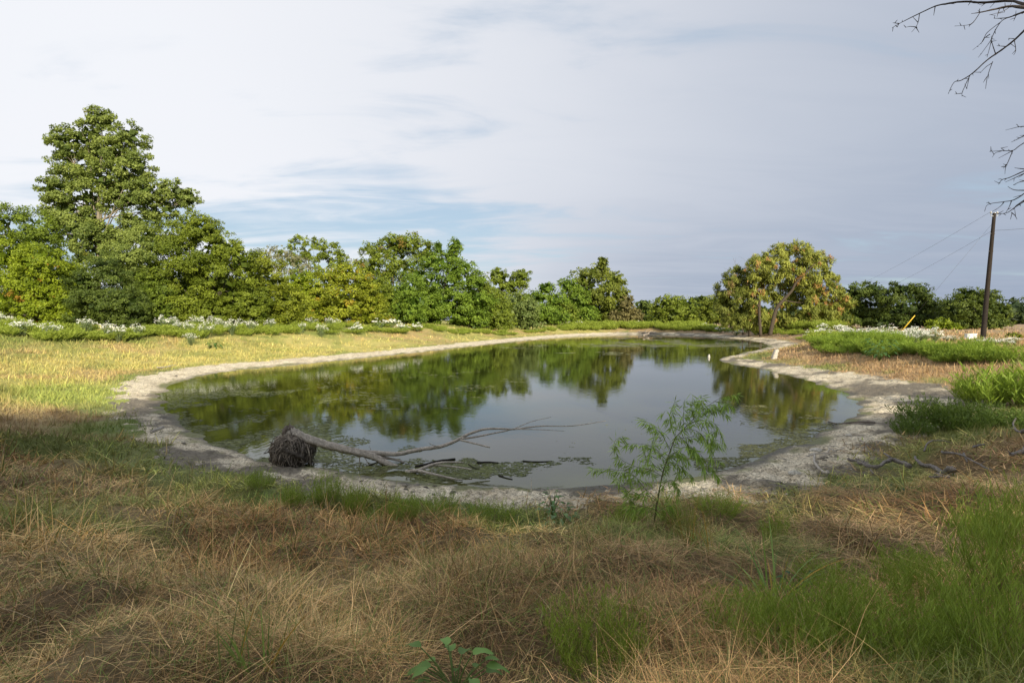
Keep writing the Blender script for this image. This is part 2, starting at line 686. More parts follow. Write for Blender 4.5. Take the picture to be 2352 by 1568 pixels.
def mat_mud():
    m, t, L = new_mat('dried_mud')
    at = N(t, 'ShaderNodeAttribute', attribute_name='col')     # r wetness, g darkness, b green film
    sp = N(t, 'ShaderNodeSeparateColor')
    L(at.outputs[0], sp.inputs[0])
    tc = N(t, 'ShaderNodeTexCoord')
    n = N(t, 'ShaderNodeTexNoise', inp={'Scale': 1.7, 'Detail': 11.0, 'Roughness': 0.68})
    n2 = N(t, 'ShaderNodeTexNoise', inp={'Scale': 9.0, 'Detail': 9.0, 'Roughness': 0.7})
    v = N(t, 'ShaderNodeTexVoronoi', inp={'Scale': 5.5, 'Randomness': 1.0})
    v.feature = 'DISTANCE_TO_EDGE'
    wv = N(t, 'ShaderNodeMix', data_type='VECTOR')
    wv.inputs[0].default_value = 0.14
    L(tc.outputs['Object'], wv.inputs[4])
    L(n2.outputs['Color'], wv.inputs[5])
    for a in (n, n2):
        L(tc.outputs['Object'], a.inputs[0])
    L(wv.outputs[1], v.inputs[0])
    # pale crust <-> grey silt
    mr = N(t, 'ShaderNodeMapRange', inp={1: 0.36, 2: 0.60})
    L(n.outputs[0], mr.inputs[0])
    c1 = N(t, 'ShaderNodeMix', data_type='RGBA')
    c1.inputs[6].default_value = (0.60, 0.50, 0.345, 1)
    c1.inputs[7].default_value = (0.93, 0.825, 0.615, 1)
    L(mr.outputs[0], c1.inputs[0])
    mr2 = N(t, 'ShaderNodeMapRange', inp={1: 0.32, 2: 0.62, 3: 0.58, 4: 1.12})
    L(n2.outputs[0], mr2.inputs[0])
    c2 = N(t, 'ShaderNodeMix', data_type='RGBA', blend_type='MULTIPLY')
    c2.inputs[0].default_value = 1.0
    L(c1.outputs[2], c2.inputs[6])
    L(mr2.outputs[0], c2.inputs[7])
    n3 = N(t, 'ShaderNodeTexNoise', inp={'Scale': 24.0, 'Detail': 5.0, 'Roughness': 0.65})
    L(tc.outputs['Object'], n3.inputs[0])
    mr3 = N(t, 'ShaderNodeMapRange', inp={1: 0.40, 2: 0.50, 3: 0.36, 4: 1.08})
    L(n3.outputs[0], mr3.inputs[0])
    c2b = N(t, 'ShaderNodeMix', data_type='RGBA', blend_type='MULTIPLY')
    c2b.inputs[0].default_value = 1.0
    L(c2.outputs[2], c2b.inputs[6])
    L(mr3.outputs[0], c2b.inputs[7])
    c2 = c2b
    # cracks
    cr = N(t, 'ShaderNodeMapRange', inp={1: 0.0, 2: 0.05, 3: 1.0, 4: 0.0})
    L(v.outputs[0], cr.inputs[0])
    crk = N(t, 'ShaderNodeMath', op='MULTIPLY')
    L(cr.outputs[0], crk.inputs[0])
    L(sp.outputs[1], crk.inputs[1])
    c3 = N(t, 'ShaderNodeMix', data_type='RGBA')
    c3.inputs[7].default_value = (0.055, 0.05, 0.045, 1)
    L(crk.outputs[0], c3.inputs[0])
    L(c2.outputs[2], c3.inputs[6])
    # dark mud patches with painted near shore shade, wet rim, green film
    dk = N(t, 'ShaderNodeMix', data_type='RGBA')
    dk.inputs[7].default_value = (0.15, 0.13, 0.10, 1)
    L(sp.outputs[1], dk.inputs[0])
    L(c3.outputs[2], dk.inputs[6])
    wt = N(t, 'ShaderNodeMix', data_type='RGBA')
    wt.inputs[7].default_value = (0.085, 0.075, 0.052, 1)
    L(sp.outputs[0], wt.inputs[0])
    L(dk.outputs[2], wt.inputs[6])
    gf = N(t, 'ShaderNodeMix', data_type='RGBA')
    gf.inputs[7].default_value = (0.16, 0.17, 0.055, 1)
    L(sp.outputs[2], gf.inputs[0])
    L(wt.outputs[2], gf.inputs[6])
    gc = N(t, 'ShaderNodeAttribute', attribute_name='gcol')
    so = N(t, 'ShaderNodeAttribute', attribute_name='soil')
    sa = N(t, 'ShaderNodeMath', op='ADD')
    sb = N(t, 'ShaderNodeMapRange', inp={1: 0.3, 2: 0.7, 3: -0.55, 4: 0.55})
    L(n2.outputs[0], sb.inputs[0])
    L(so.outputs['Fac'], sa.inputs[0])
    L(sb.outputs[0], sa.inputs[1])
    sc = N(t, 'ShaderNodeMapRange', inp={1: 0.35, 2: 0.65})
    L(sa.outputs[0], sc.inputs[0])
    sm = N(t, 'ShaderNodeMix', data_type='RGBA')
    L(sc.outputs[0], sm.inputs[0])
    L(gf.outputs[2], sm.inputs[6])
    L(gc.outputs[0], sm.inputs[7])
    p = N(t, 'ShaderNodeBsdfPrincipled', inp={'Specular IOR Level': 0.3})
    L(sm.outputs[2], p.inputs['Base Color'])
    rr = N(t, 'ShaderNodeMapRange', inp={1: 0.0, 2: 1.0, 3: 0.92, 4: 0.5})
    L(sp.outputs[0], rr.inputs[0])
    L(rr.outputs[0], p.inputs['Roughness'])
    ad = N(t, 'ShaderNodeMath', op='ADD')
    L(n2.outputs[0], ad.inputs[0])
    mulv = N(t, 'ShaderNodeMath', op='MINIMUM', inp={1: 0.12})
    L(v.outputs[0], mulv.inputs[0])
    ml = N(t, 'ShaderNodeMath', op='MULTIPLY', inp={1: 3.0})
    L(mulv.outputs[0], ml.inputs[0])
    L(ml.outputs[0], ad.inputs[1])
    b = N(t, 'ShaderNodeBump', inp={'Strength': 0.9, 'Distance': 0.05})
    L(ad.outputs[0], b.inputs['Height'])
    L(b.outputs[0], p.inputs['Normal'])
    out_of(t, p.outputs[0])
    return m


def mat_water():
    m, t, L = new_mat('pond_water')
    tc = N(t, 'ShaderNodeTexCoord')
    mp = N(t, 'ShaderNodeMapping')
    mp.inputs['Scale'].default_value = (1.0, 0.55, 1.0)
    mp.inputs['Rotation'].default_value = (0, 0, R(12))
    L(tc.outputs['Object'], mp.inputs[0])
    n1 = N(t, 'ShaderNodeTexNoise', inp={'Scale': 5.5, 'Detail': 3.0, 'Roughness': 0.55})
    n2 = N(t, 'ShaderNodeTexNoise', inp={'Scale': 0.22, 'Detail': 3.0, 'Roughness': 0.5})
    L(mp.outputs[0], n1.inputs[0])
    L(tc.outputs['Object'], n2.inputs[0])
    # a light breeze ruffles some stretches more than others
    mr = N(t, 'ShaderNodeMapRange', inp={1: 0.40, 2: 0.64, 3: 0.25, 4: 1.0})
    L(n2.outputs[0], mr.inputs[0])
    mu = N(t, 'ShaderNodeMath', op='MULTIPLY')
    L(n1.outputs[0], mu.inputs[0])
    L(mr.outputs[0], mu.inputs[1])
    b = N(t, 'ShaderNodeBump', inp={'Strength': 0.30, 'Distance': 0.012})
    L(mu.outputs[0], b.inputs['Height'])
    nc = N(t, 'ShaderNodeTexNoise', inp={'Scale': 0.5, 'Detail': 5.0, 'Roughness': 0.6})
    L(tc.outputs['Object'], nc.inputs[0])
    cm = N(t, 'ShaderNodeMix', data_type='RGBA')
    cm.inputs[6].default_value = (0.016, 0.020, 0.006, 1)
    cm.inputs[7].default_value = (0.032, 0.036, 0.008, 1)
    L(nc.outputs[0], cm.inputs[0])
    p = N(t, 'ShaderNodeBsdfPrincipled', inp={'Roughness': 0.035, 'IOR': 1.33, 'Specular IOR Level': 0.5})
    sa = N(t, 'ShaderNodeAttribute', attribute_name='shallow')
    c2 = N(t, 'ShaderNodeMix', data_type='RGBA')
    c2.inputs[7].default_value = (0.080, 0.085, 0.020, 1)
    sm = N(t, 'ShaderNodeMath', op='MULTIPLY')
    nr = N(t, 'ShaderNodeMapRange', inp={1: 0.35, 2: 0.65, 3: 0.45, 4: 1.2})
    L(nc.outputs[0], nr.inputs[0])
    L(sa.outputs['Fac'], sm.inputs[0])
    L(nr.outputs[0], sm.inputs[1])
    L(sm.outputs[0], c2.inputs[0])
    L(cm.outputs[2], c2.inputs[6])
    L(c2.outputs[2], p.inputs['Base Color'])
    L(b.outputs[0], p.inputs['Normal'])
    out_of(t, p.outputs[0])
    return m


M_LEAF = mat_leaf('tree_leaf', 0.32)
M_WEED = mat_leaf('weed_leaf', 0.30)
M_GRASS = mat_leaf('grass_blade', 0.10, spec=0.15, rough=0.7, tcol=(1, 0.9, 0.6))
M_PETAL = mat_leaf('white_bract', 0.25, tcol=(1, 1, 0.9))
M_BARK = mat_bark('bark')
M_DEAD = mat_bark('weathered_wood', 26, 0.2, 0.9, 0.85, 0.45)
M_GROUND = mat_ground()
M_MUD = mat_mud()
M_WATER = mat_water()

# ------------------------------------------------------------------ ground, mud shore
BROWN = np.array((0.20, 0.145, 0.075))


def zone(x, y):
    """colour of the grass cover and how green it is, from where it grows round the pond"""
    s = shore_d(x, y)
    w, l, b = (bil(Gd, x, y) for Gd in ATT_G)
    e = s - w
    nz = fbm(x * 0.16 + 31, y * 0.16 - 7, 3)
    nf = fbm(x * 0.8 + 11, y * 0.8 + 3, 3)
    return s, w, l, e, nz, nf


def grass_colour(x, y):
    s, w, l, e, nz, nf = zone(x, y)
    r = np.sqrt(x * x + y * y)
    c = np.empty((len(x), 3))
    tan = np.array((0.38, 0.285, 0.155))
    rust = np.array((0.385, 0.255, 0.135))
    gold = np.array((0.48, 0.42, 0.145))
    green = np.array((0.135, 0.19, 0.042))
    lime = np.array((0.30, 0.325, 0.085))
    brown = np.array((0.235, 0.168, 0.092))
    # near side of the pond: brown and tan
    k = sstep((nf + 0.5) / 1.0)[:, None]
    c[:] = brown * (1 - k) + tan * k
    # far left bank: gold, with an orange tan belt
    left = sstep((l - 9.5) / 4)[:, None]
    kk = sstep((nz + 0.45) / 0.9)[:, None]
    gl = gold * (1 - kk) + (rust * 0.65 + gold * 0.4) * kk
    li = sstep((nf + 0.15) / 0.6)[:, None] * 0.8
    gl = gl * (1 - li) + (lime * 0.5 + gold * 0.5) * li
    c = c * (1 - left) + gl * left
    # right bank: rusty
    right = (sstep((x - 9) / 8) * (1 - sstep((l - 9.5) / 4)))[:, None]
    c = c * (1 - right) + (rust * 0.75 + tan * 0.25) * right
    # green fringe next to the mud
    wide = np.where(r < 20, 1.0, 0.4)
    fr = (1 - sstep((e - 0.5 - 0.6 * wide - 0.7 * nf) / 1.2)) * sstep((nz + nf * 0.8 + 0.55) / 0.7) * 0.72
    fr = np.where(r > 40, fr * 0.6, fr)[:, None]
    c = c * (1 - fr) + green * 1.15 * fr
    # green belt on top of the left and far banks
    belt = sstep((e - 0.36 * l - 2.5 * nz) / 4.0) * sstep((l - 9.5) / 2) * sstep((y - 22) / 10)
    belt = (belt * sstep((nf + nz + 0.7) / 0.7))[:, None]
    c = c * (1 - belt * 0.8) + (green * 0.6 + lime * 0.4) * belt * 0.8
    # scattered green patches
    gp = sstep((fbm(x * 0.45 - 20, y * 0.45 + 60, 3) - 0.22) / 0.40)[:, None] * 0.72
    gp = gp * (1 - left * 0.5)
    c = c * (1 - gp) + green * gp
    # lit lawn-like corner by the left end of the pond
    q = G(250, 905)
    d = np.sqrt(((x - q[0]) / 4.2) ** 2 + ((y - q[1]) / 5.0) ** 2)
    qq = (1 - sstep((d - 0.5 + 0.3 * nf) / 0.7))[:, None]
    c = c * (1 - qq) + (lime * 0.9 + green * 0.3) * qq
    return c


def build_ground():
    a1 = np.linspace(R(-50), R(50), 440)
    a2 = np.linspace(R(54), R(306), 90)[1:-1]
    ang = np.concatenate([a1, a2])
    rad = np.concatenate([np.geomspace(0.3, 3, 40)[:-1], np.geomspace(3, 30, 290), np.geomspace(30, 150, 90)[1:], np.geomspace(150, 5000, 36)[1:]])
    A, Rr = np.meshgrid(ang, rad)
    x = (Rr * np.sin(A)).ravel()
    y = (Rr * np.cos(A)).ravel()
    z = height(x, y)
    s, w, l, e, nz, nf = zone(x, y)
    na, nr = len(ang), len(rad)
    V = np.column_stack([x, y, z])
    i = np.arange(nr - 1)[:, None] * na
    k = np.arange(na)[None, :]
    k2 = (k + 1) % na
    F = np.stack([i + k, i + na + k, i + na + k2, i + k2], -1).reshape(-1, 4)
    # sort faces into soil, mud and (left out) deep pond floor
    fs = s[F].mean(1)
    fe = e[F].mean(1)
    edge = 0.35 * fbm(x * 1.3, y * 1.3 + 70, 3)
    fe = fe + edge[F].mean(1)
    mud = (fe < 1.1) & (fs > -3.0)
    soil = fe >= 1.1
    r = np.sqrt(x * x + y * y)
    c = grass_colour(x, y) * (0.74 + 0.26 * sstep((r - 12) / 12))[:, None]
    far = (sstep((r - 75) / 40) * sstep((x - 25) / 20))[:, None]
    c = c * (1 - far) + np.array((0.36, 0.26, 0.17)) * far

    def sub(name, faces, col, mat):
        idx = np.unique(faces)
        mp = np.full(len(V), -1)
        mp[idx] = np.arange(len(idx))
        me = fast_mesh(name, V[idx], mp[faces], col[idx], True)
        me.materials.append(mat)
        o = link(name, me)
        o['kind'] = 'structure'
        return o
    g = F[soil]
    cv = np.vstack([V])
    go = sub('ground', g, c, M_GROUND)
    # mud: wet rim, dark patches plus near shore shade put into the colour, green film
    wet = (1 - sstep((s - 0.05 - 0.25 * fbm(x * 1.1, y * 1.1, 3)) / 0.45)) * 0.95
    dark = sstep((fbm(x * 0.55 + 8, y * 0.55 - 3, 4, 0.6) + 0.35 * (s / w - 0.45) + 0.02) / 0.55)
    q = G(2080, 893)
    dd = np.sqrt(((x - q[0]) / 4.5) ** 2 + ((y - q[1]) / 2.2) ** 2)
    dark = np.maximum(dark * 0.78 + 0.14, 0.95 * (1 - sstep((dd - 0.4 + 0.4 * nf) / 0.8)))
    leftfar = sstep((l - 10) / 4)
    dark = dark * (1 - 0.93 * leftfar)  # sunlit far left mud stays pale, the shaded near side is painted darker
    q = G(350, 930)
    dd = np.sqrt(((x - q[0]) / 2.2) ** 2 + ((y - q[1]) / 3.2) ** 2)
    dark = np.maximum(dark, 0.85 * (1 - sstep((dd - 0.5 + 0.5 * nf) / 0.7)))
    wet = wet * (1 - 0.35 * leftfar)
    film = (1 - sstep((np.abs(s - 0.1) - 0.2) / 0.4)) * sstep((fbm(x * 1.4 + 3, y * 1.4, 3) - 0.05) / 0.4) * 0.8
    mc = np.column_stack([wet, dark, film])
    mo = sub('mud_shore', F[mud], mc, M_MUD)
    idx = np.unique(F[mud])
    at = mo.data.attributes.new('gcol', 'FLOAT_COLOR', 'POINT')
    at.data.foreach_set('color', np.column_stack([c[idx], np.ones(len(idx))]).astype(np.float32).ravel())
    at = mo.data.attributes.new('soil', 'FLOAT', 'POINT')
    at.data.foreach_set('value', (sstep((e + edge + 0.15) / 0.9) * 1.6 - 0.3)[idx].astype(np.float32))
    # ground under the tripod, so that the sheet has no hole
    cz = hz(0, 0)
    n = na
    Vc = np.vstack([V[:na], [0, 0, cz]])
    return go


ground = build_ground()


def build_water():
    pts = SXY
    cx, cy = 8.0, 35.0
    # a fan of strips from a slightly larger outline inwards
    ring = []
    nrm = np.roll(pts, -1, 0) - np.roll(pts, 1, 0)
    nrm = np.column_stack([nrm[:, 1], -nrm[:, 0]])
    nrm /= np.linalg.norm(nrm, axis=1, keepdims=True) + 1e-9
    area = 0.5 * np.sum(pts[:, 0] * np.roll(pts[:, 1], -1) - np.roll(pts[:, 0], -1) * pts[:, 1])
    if area < 0:
        nrm = -nrm
    import bmesh
    bm = bmesh.new()
    # one flat sheet well past the shore on every side; the bank rises through it
    x0, y0 = (pts.min(0) - 3)
    x1, y1 = (pts.max(0) + 3)
    # keep to where the ground is below or just above the water
    step = 1.0
    xs = np.arange(x0, x1 + step, step)
    ys = np.arange(y0, y1 + step, step)
    X, Y = np.meshgrid(xs, ys)
    s = bil(SD_G, X.ravel(), Y.ravel()).reshape(X.shape)
    vid = {}
    for j in range(len(ys) - 1):
        for i in range(len(xs) - 1):
            if s[j:j + 2, i:i + 2].min() < 1.6:
                q = []
                for (jj, ii) in ((j, i), (j, i + 1), (j + 1, i + 1), (j + 1, i)):
                    if (jj, ii) not in vid:
                        vid[(jj, ii)] = bm.verts.new((xs[ii], ys[jj], 0.0))
                    q.append(vid[(jj, ii)])
                bm.faces.new(q)
    me = bpy.data.meshes.new('pond_water')
    bm.to_mesh(me)
    bm.free()
    co = np.empty(len(me.vertices) * 3, np.float32)
    me.vertices.foreach_get('co', co)
    co = co.reshape(-1, 3)
    sh = np.exp(np.minimum(bil(SD_G, co[:, 0].astype(float), co[:, 1].astype(float)), 0) / 1.1)
    at = me.attributes.new('shallow', 'FLOAT', 'POINT')
    at.data.foreach_set('value', sh.astype(np.float32))
    me.materials.append(M_WATER)
    o = link('pond_water', me)
    o['kind'] = 'structure'


build_water()
# ------------------------------------------------------------------ trees
def crown(lobes, seed, ca, cb, leaf, n_leaves, accent=None, acc_p=0.0, droop=0.0, open_=0.0, clump=0.26, aspect=0.62):
    """leaves gathered in clumps over the lobes of a crown; lobes are (centre, radii)"""
    rs = np.random.RandomState(seed)
    mb = MB()
    cs = np.array([l[0] for l in lobes], float)
    rr = np.array([l[1] for l in lobes], float)
    area = (rr[:, 0] * rr[:, 2] + rr[:, 1] * rr[:, 2] + rr[:, 0] * rr[:, 1])
    ca, cb = np.array(ca) * 1.15 * np.array((0.92, 1.02, 0.75)), np.array(cb) * 1.34 * np.array((0.95, 1.02, 0.8))
    tot = area.sum()
    for li in range(len(cs)):
        n = max(60, int(n_leaves * area[li] / tot))
        rm = rr[li].mean()
        cr = max(clump * rm, leaf * 1.2)
        nc = max(8, int(5.0 * area[li] / (cr * cr * 3.0)))
        d = unit(nc, rs)
        rad = np.where(rs.rand(nc) < 0.8, 0.78 + 0.27 * rs.rand(nc), 0.25 + 0.5 * rs.rand(nc))
        # ragged outline: some shoots stick out
        rad = rad * np.where(rs.rand(nc) < 0.12, 1.13, 1.0)
        cc = cs[li] + d * rr[li] * rad[:, None]
        # drop clumps that are buried in a neighbour
        q = (cc[:, None, :] - cs[None]) / rr[None]
        dist = np.sqrt((q ** 2).sum(2))
        dist[:, li] = 9
        keep = dist.min(1) > 0.62
        keep &= rs.rand(nc) > open_
        cc, d = cc[keep], d[keep]
        if len(cc) == 0:
            continue
        crs = cr * (0.35 + 1.15 * rs.rand(len(cc)) ** 1.4)
        k = rs.choice(len(cc), n, p=crs ** 2 / (crs ** 2).sum())
        o = unit(n, rs) * (rs.rand(n, 1) ** 0.45)
        o[:, 2] *= 1.15 if droop > 0 else 0.7
        p = cc[k] + o * crs[k][:, None]
        out = d[k] * 0.9 + o * 0.7 + np.array((0, 0, 0.4)) + rs.normal(size=(n, 3)) * 0.32
        ax = rs.normal(size=(n, 3)) + d[k] * 0.5
        ax[:, 2] -= 0.3 + droop * 2.2
        tone = np.clip(0.6 * rs.rand(len(cc))[k] + 0.4 * rs.rand(n), 0, 1)[:, None]
        col = ca * (1 - tone) + cb * tone
        if accent is not None:
            am = (rs.rand(len(cc)) < acc_p)[k] & (rs.rand(n) < 0.75)
            am |= rs.rand(n) < acc_p * 0.12
            col = np.where(am[:, None], np.array(accent) * (0.7 + 0.6 * rs.rand(n, 1)), col)
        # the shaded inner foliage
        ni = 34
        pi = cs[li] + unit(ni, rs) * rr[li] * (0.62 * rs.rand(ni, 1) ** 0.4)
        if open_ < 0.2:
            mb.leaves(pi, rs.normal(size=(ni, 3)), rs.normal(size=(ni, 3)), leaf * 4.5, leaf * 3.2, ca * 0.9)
        L = leaf * (0.6 + 0.8 * rs.rand(n))
        if droop > 0:
            mb.tris(p, ax, out, L * 1.7, L * 0.40, col)
        else:
            mb.tris(p, ax, out, L * 1.15, L * aspect * 1.3, col)
    return mb


def limbs(base, lobes, r0, seed, col, fork=0.45, n_limb=None, lean=None, trunk_n=1, mb=None):
    """tapered trunk(s) from the ground with limbs into the lobes"""
    rs = np.random.RandomState(seed + 77)
    mb = mb or MB()
    base = np.asarray(base, float)
    cs = np.array([l[0] for l in lobes], float)
    top = cs[np.argmax(cs[:, 2])]
    mid = cs.mean(0)
    fk = base + (mid - base) * fork + np.array((rs.normal() * 0.15, rs.normal() * 0.15, 0))
    if lean is not None:
        fk = np.asarray(lean, float)
    mb.tube([base - (0, 0, 0.3), base * 0.5 + fk * 0.5 + rs.normal(size=3) * 0.12, fk, fk * 0.35 + top * 0.65 + rs.normal(size=3) * 0.3, top],
            [r0 * 1.25, r0 * 0.95, r0 * 0.8, r0 * 0.4, r0 * 0.06], 8, 0.15, col, 4, seed)
    for i in range(len(cs)):
        if np.allclose(cs[i], top):
            continue
        s = base + (fk - base) * (0.55 + 0.45 * rs.rand())
        e = cs[i]
        m = s * 0.5 + e * 0.5 + rs.normal(size=3) * 0.25 + np.array((0, 0, 0.2))
        mb.tube([s, m, e], [r0 * 0.34, r0 * 0.2, r0 * 0.06], 6, 0.15, col, 4, seed + i)
        for q in range(3):
            t = lobes[i][0] + unit(1, rs)[0] * lobes[i][1] * 0.9
            mb.tube([m * 0.4 + e * 0.6, (m * 0.2 + e * 0.3 + np.array(t) * 0.5) + rs.normal(size=3) * 0.1, t], [r0 * 0.16, r0 * 0.1, r0 * 0.03], 5, 0.1, col, 3, seed + q)
    return mb


def px_lobes(Y, spec, seed, depth=1.0):
    """lobes given as picture (u, v, half width, half height) become ellipsoids Y metres out"""
    rs = np.random.RandomState(seed)
    out = []
    for i, s in enumerate(spec):
        u, v, ru, rv = s[:4]
        yy = Y + (s[4] if len(s) > 4 else rs.uniform(-0.5, 0.5) * ru / FPX * Y * 0.9)
        c = P(u, v, yy)
        k = yy / FPX
        out.append((c, np.array((ru * k, (ru + rv) * 0.5 * k * depth, rv * k))))
    return out


def tree(name, label, Y, spec, ca, cb, dens=0.66, leaf_px=1.7, seed=1, accent=None, acc_p=0.0, droop=0.0, open_=0.0, r0=None, bark=(0.11, 0.095, 0.075),
         base_u=None, skirt=True, group='trees and tall shrubs round the pond', cat='tree', clump=0.26, min_lobe=True, fork=0.45, lean=None, aspect=0.62):
    spec = list(spec)
    Y = Y * back(spec[0][0])
    if skirt:                       # foliage down to the ground
        u0 = min(s[0] - s[2] for s in spec)
        u1 = max(s[0] + s[2] for s in spec)
        k = max(2, int((u1 - u0) / 55))
        vb = 784 + 0.0
        bxx = (spec[-1][0] - 1176) / FPX * Y
        vb = float(project(np.array([bxx]), np.array([Y]), np.array([hz(bxx, Y)]))[1][0])
        hv = min(26, 0.16 * (vb - min(s[1] - s[3] for s in spec)))
        rs = np.random.RandomState(seed + 900)
        for i in range(k):
            spec.append((u0 + (u1 - u0) * (i + 0.5) / k + rs.uniform(-6, 6), vb - hv * rs.uniform(0.75, 1.15), (u1 - u0) / k * 0.62, hv * 1.05))
            if hv > 18:
                spec.append((u0 + (u1 - u0) * (i + 0.5) / k + rs.uniform(-14, 14), vb - hv * rs.uniform(1.9, 2.4), (u1 - u0) / k * 0.62, hv * 1.1))
    lobes = px_lobes(Y, spec, seed)
    ub = base_u if base_u is not None else spec[-1][0]
    bx = (ub - 1176) / FPX * Y
    base = np.array((bx, Y, hz(bx, Y)))
    hgt = max(l[0][2] + l[1][2] for l in lobes) - base[2]
    leaf = leaf_px * Y / FPX * 2.3
    A = sum(s[2] * s[3] * math.pi for s in spec) * (1024 / 2352) ** 2
    n = int(dens * 5.2 * A / (leaf_px ** 2 * 0.42))
    t = thing(name, label, cat, base, group)
    mb = limbs(base, lobes, r0 or hgt * 0.012, seed, bark, fork=fork, lean=lean)
    mb.build('trunk', M_BARK, t, True, base)
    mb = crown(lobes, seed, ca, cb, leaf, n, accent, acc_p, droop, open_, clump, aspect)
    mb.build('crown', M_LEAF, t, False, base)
    return t


OLIVE = ((0.085, 0.110, 0.014), (0.210, 0.245, 0.040))
GREEN = ((0.070, 0.100, 0.014), (0.180, 0.225, 0.034))
YELLOW = ((0.105, 0.140, 0.010), (0.265, 0.305, 0.028))
DARK = ((0.040, 0.062, 0.015), (0.120, 0.150, 0.034))
SYC = ((0.085, 0.115, 0.030), (0.240, 0.270, 0.080))
VINE = ((0.070, 0.115, 0.016), (0.185, 0.250, 0.036))
PALE = ((0.090, 0.120, 0.040), (0.200, 0.230, 0.090))
GREY = ((0.160, 0.145, 0.105), (0.270, 0.245, 0.180))

tree('sycamore_tree', 'tallest tree at the left, open crown with pale limbs high above the thicket', 64,
     [(235, 275, 30, 28), (205, 315, 37, 33), (155, 330, 37, 39), (290, 320, 39, 37), (250, 350, 46, 42), (165, 385, 51, 42), (310, 385, 41, 39), (240, 410, 56, 37), (130, 440, 39, 36),
      (190, 460, 56, 37), (335, 440, 46, 30), (400, 440, 33, 26), (435, 458, 24, 21), (150, 495, 51, 32), (290, 455, 42, 28), (370, 480, 42, 24), (180, 530, 56, 28), (320, 545, 65, 26), (215, 570, 56, 31), (200, 505, 31, 26), (318, 505, 37, 24), (250, 545, 46, 23)],
     *SYC, dens=1.0, seed=3, accent=(0.26, 0.27, 0.05), acc_p=0.02, open_=0.10, r0=0.30, bark=(0.27, 0.235, 0.18), base_u=225, clump=0.30, lean=P(226, 500, 64 * back(235)), aspect=0.8, skirt=False)
tree('thicket_tree', 'broad green tree at the left edge standing behind the yellow one', 60,
     [(20, 520, 60, 45), (-40, 510, 50, 45), (85, 530, 50, 45), (50, 580, 80, 50), (-30, 600, 70, 60), (110, 590, 50, 45)], *GREEN, seed=4, base_u=40)
tree('thicket_tree', 'yellow green tree with rusty tints at the left edge', 49,
     [(20, 585, 62, 38), (-40, 610, 60, 50), (95, 600, 55, 36), (140, 635, 45, 34), (60, 650, 75, 40), (10, 690, 70, 38), (110, 695, 55, 40), (160, 690, 30, 30)], *YELLOW, seed=5, accent=(0.33, 0.19, 0.03), acc_p=0.02, dens=0.75, base_u=70)
tree('cedar_tree', 'small dark blackish green tree left of the tall dense one', 48,
     [(235, 612, 36, 36), (200, 650, 40, 36), (265, 650, 46, 40), (230, 695, 60, 36), (290, 695, 45, 34), (245, 725, 60, 18)], *DARK, seed=6, dens=0.70, leaf_px=1.6)
tree('thicket_tree', 'mid green tree filling the gap under the tallest tree', 56,
     [(300, 585, 55, 36), (345, 560, 45, 36), (265, 600, 50, 40), (320, 640, 60, 45), (330, 700, 55, 42)], *SYC, seed=7, base_u=310)
tree('thicket_tree', 'large dense dark olive tree beside the tallest one', 55,
     [(440, 520, 45, 36), (395, 550, 50, 42), (480, 535, 36, 36), (515, 575, 45, 40), (450, 590, 75, 50), (555, 600, 34, 38), (400, 640, 60, 50), (520, 650, 75, 50), (440, 690, 70, 46), (560, 695, 60, 40), (470, 725, 110, 18)],
     (0.075, 0.100, 0.012), (0.195, 0.225, 0.030), seed=8, dens=0.95, base_u=470)
tree('thicket_tree', 'rounded olive yellow tree right of the dense dark one', 57,
     [(585, 610, 40, 36), (625, 640, 42, 40), (600, 680, 60, 42), (655, 690, 40, 40), (620, 720, 70, 22)], (0.10, 0.12, 0.012), (0.24, 0.255, 0.03), seed=9, base_u=610)
tree('twiggy_tree', 'sparse grey twiggy tree between the rounded olive trees', 74,
     [(640, 590, 38, 26), (680, 610, 32, 26), (610, 600, 28, 22), (655, 640, 50, 26)], *GREY, seed=10, dens=0.35, open_=0.35, bark=(0.30, 0.27, 0.22), base_u=655)
tree('thicket_tree', 'thin topped olive tree rising behind the bright yellow bush', 78,
     [(690, 562, 26, 20), (720, 575, 36, 26), (760, 580, 28, 22), (665, 590, 30, 20), (735, 610, 55, 28), (785, 595, 18, 14)], *OLIVE, seed=11, dens=0.75, open_=0.22, base_u=725)
tree('thicket_tree', 'bright yellow green bushy tree in the middle of the thicket', 66,
     [(795, 625, 36, 26), (760, 645, 40, 30), (830, 655, 38, 36), (720, 680, 42, 36), (790, 690, 52, 40), (850, 695, 34, 36), (760, 722, 90, 20)],
     (0.12, 0.14, 0.012), (0.30, 0.31, 0.035), seed=12, accent=(0.36, 0.28, 0.03), acc_p=0.08, dens=0.70, base_u=785)
tree('thicket_tree', 'olive tree with fingered upright top behind the vine covered trees', 84,
     [(905, 562, 34, 24), (945, 560, 34, 26), (860, 580, 36, 24), (980, 585, 32, 28), (920, 610, 70, 36), (850, 620, 40, 34), (890, 670, 60, 46)], *OLIVE, seed=13, dens=0.70, accent=(0.22, 0.15, 0.03), acc_p=0.05, base_u=905)
tree('vine_covered_tree', 'dark green tree draped in vines with a tower of leaves on top', 76,
     [(1045, 566, 17, 20), (1040, 592, 20, 22), (1007, 568, 6, 13), (1000, 600, 34, 26), (1055, 620, 40, 30), (965, 640, 46, 36), (1020, 655, 52, 38), (1085, 650, 30, 34), (980, 700, 55, 38), (1050, 700, 50, 36)],
     *VINE, seed=14, dens=0.70, base_u=1010)
tree('thicket_tree', 'light green leafy tree at the end of the vine covered clump', 79,
     [(1105, 660, 28, 26), (1120, 690, 34, 30), (1090, 712, 36, 26), (1140, 715, 30, 22)], *OLIVE, seed=15, base_u=1105)
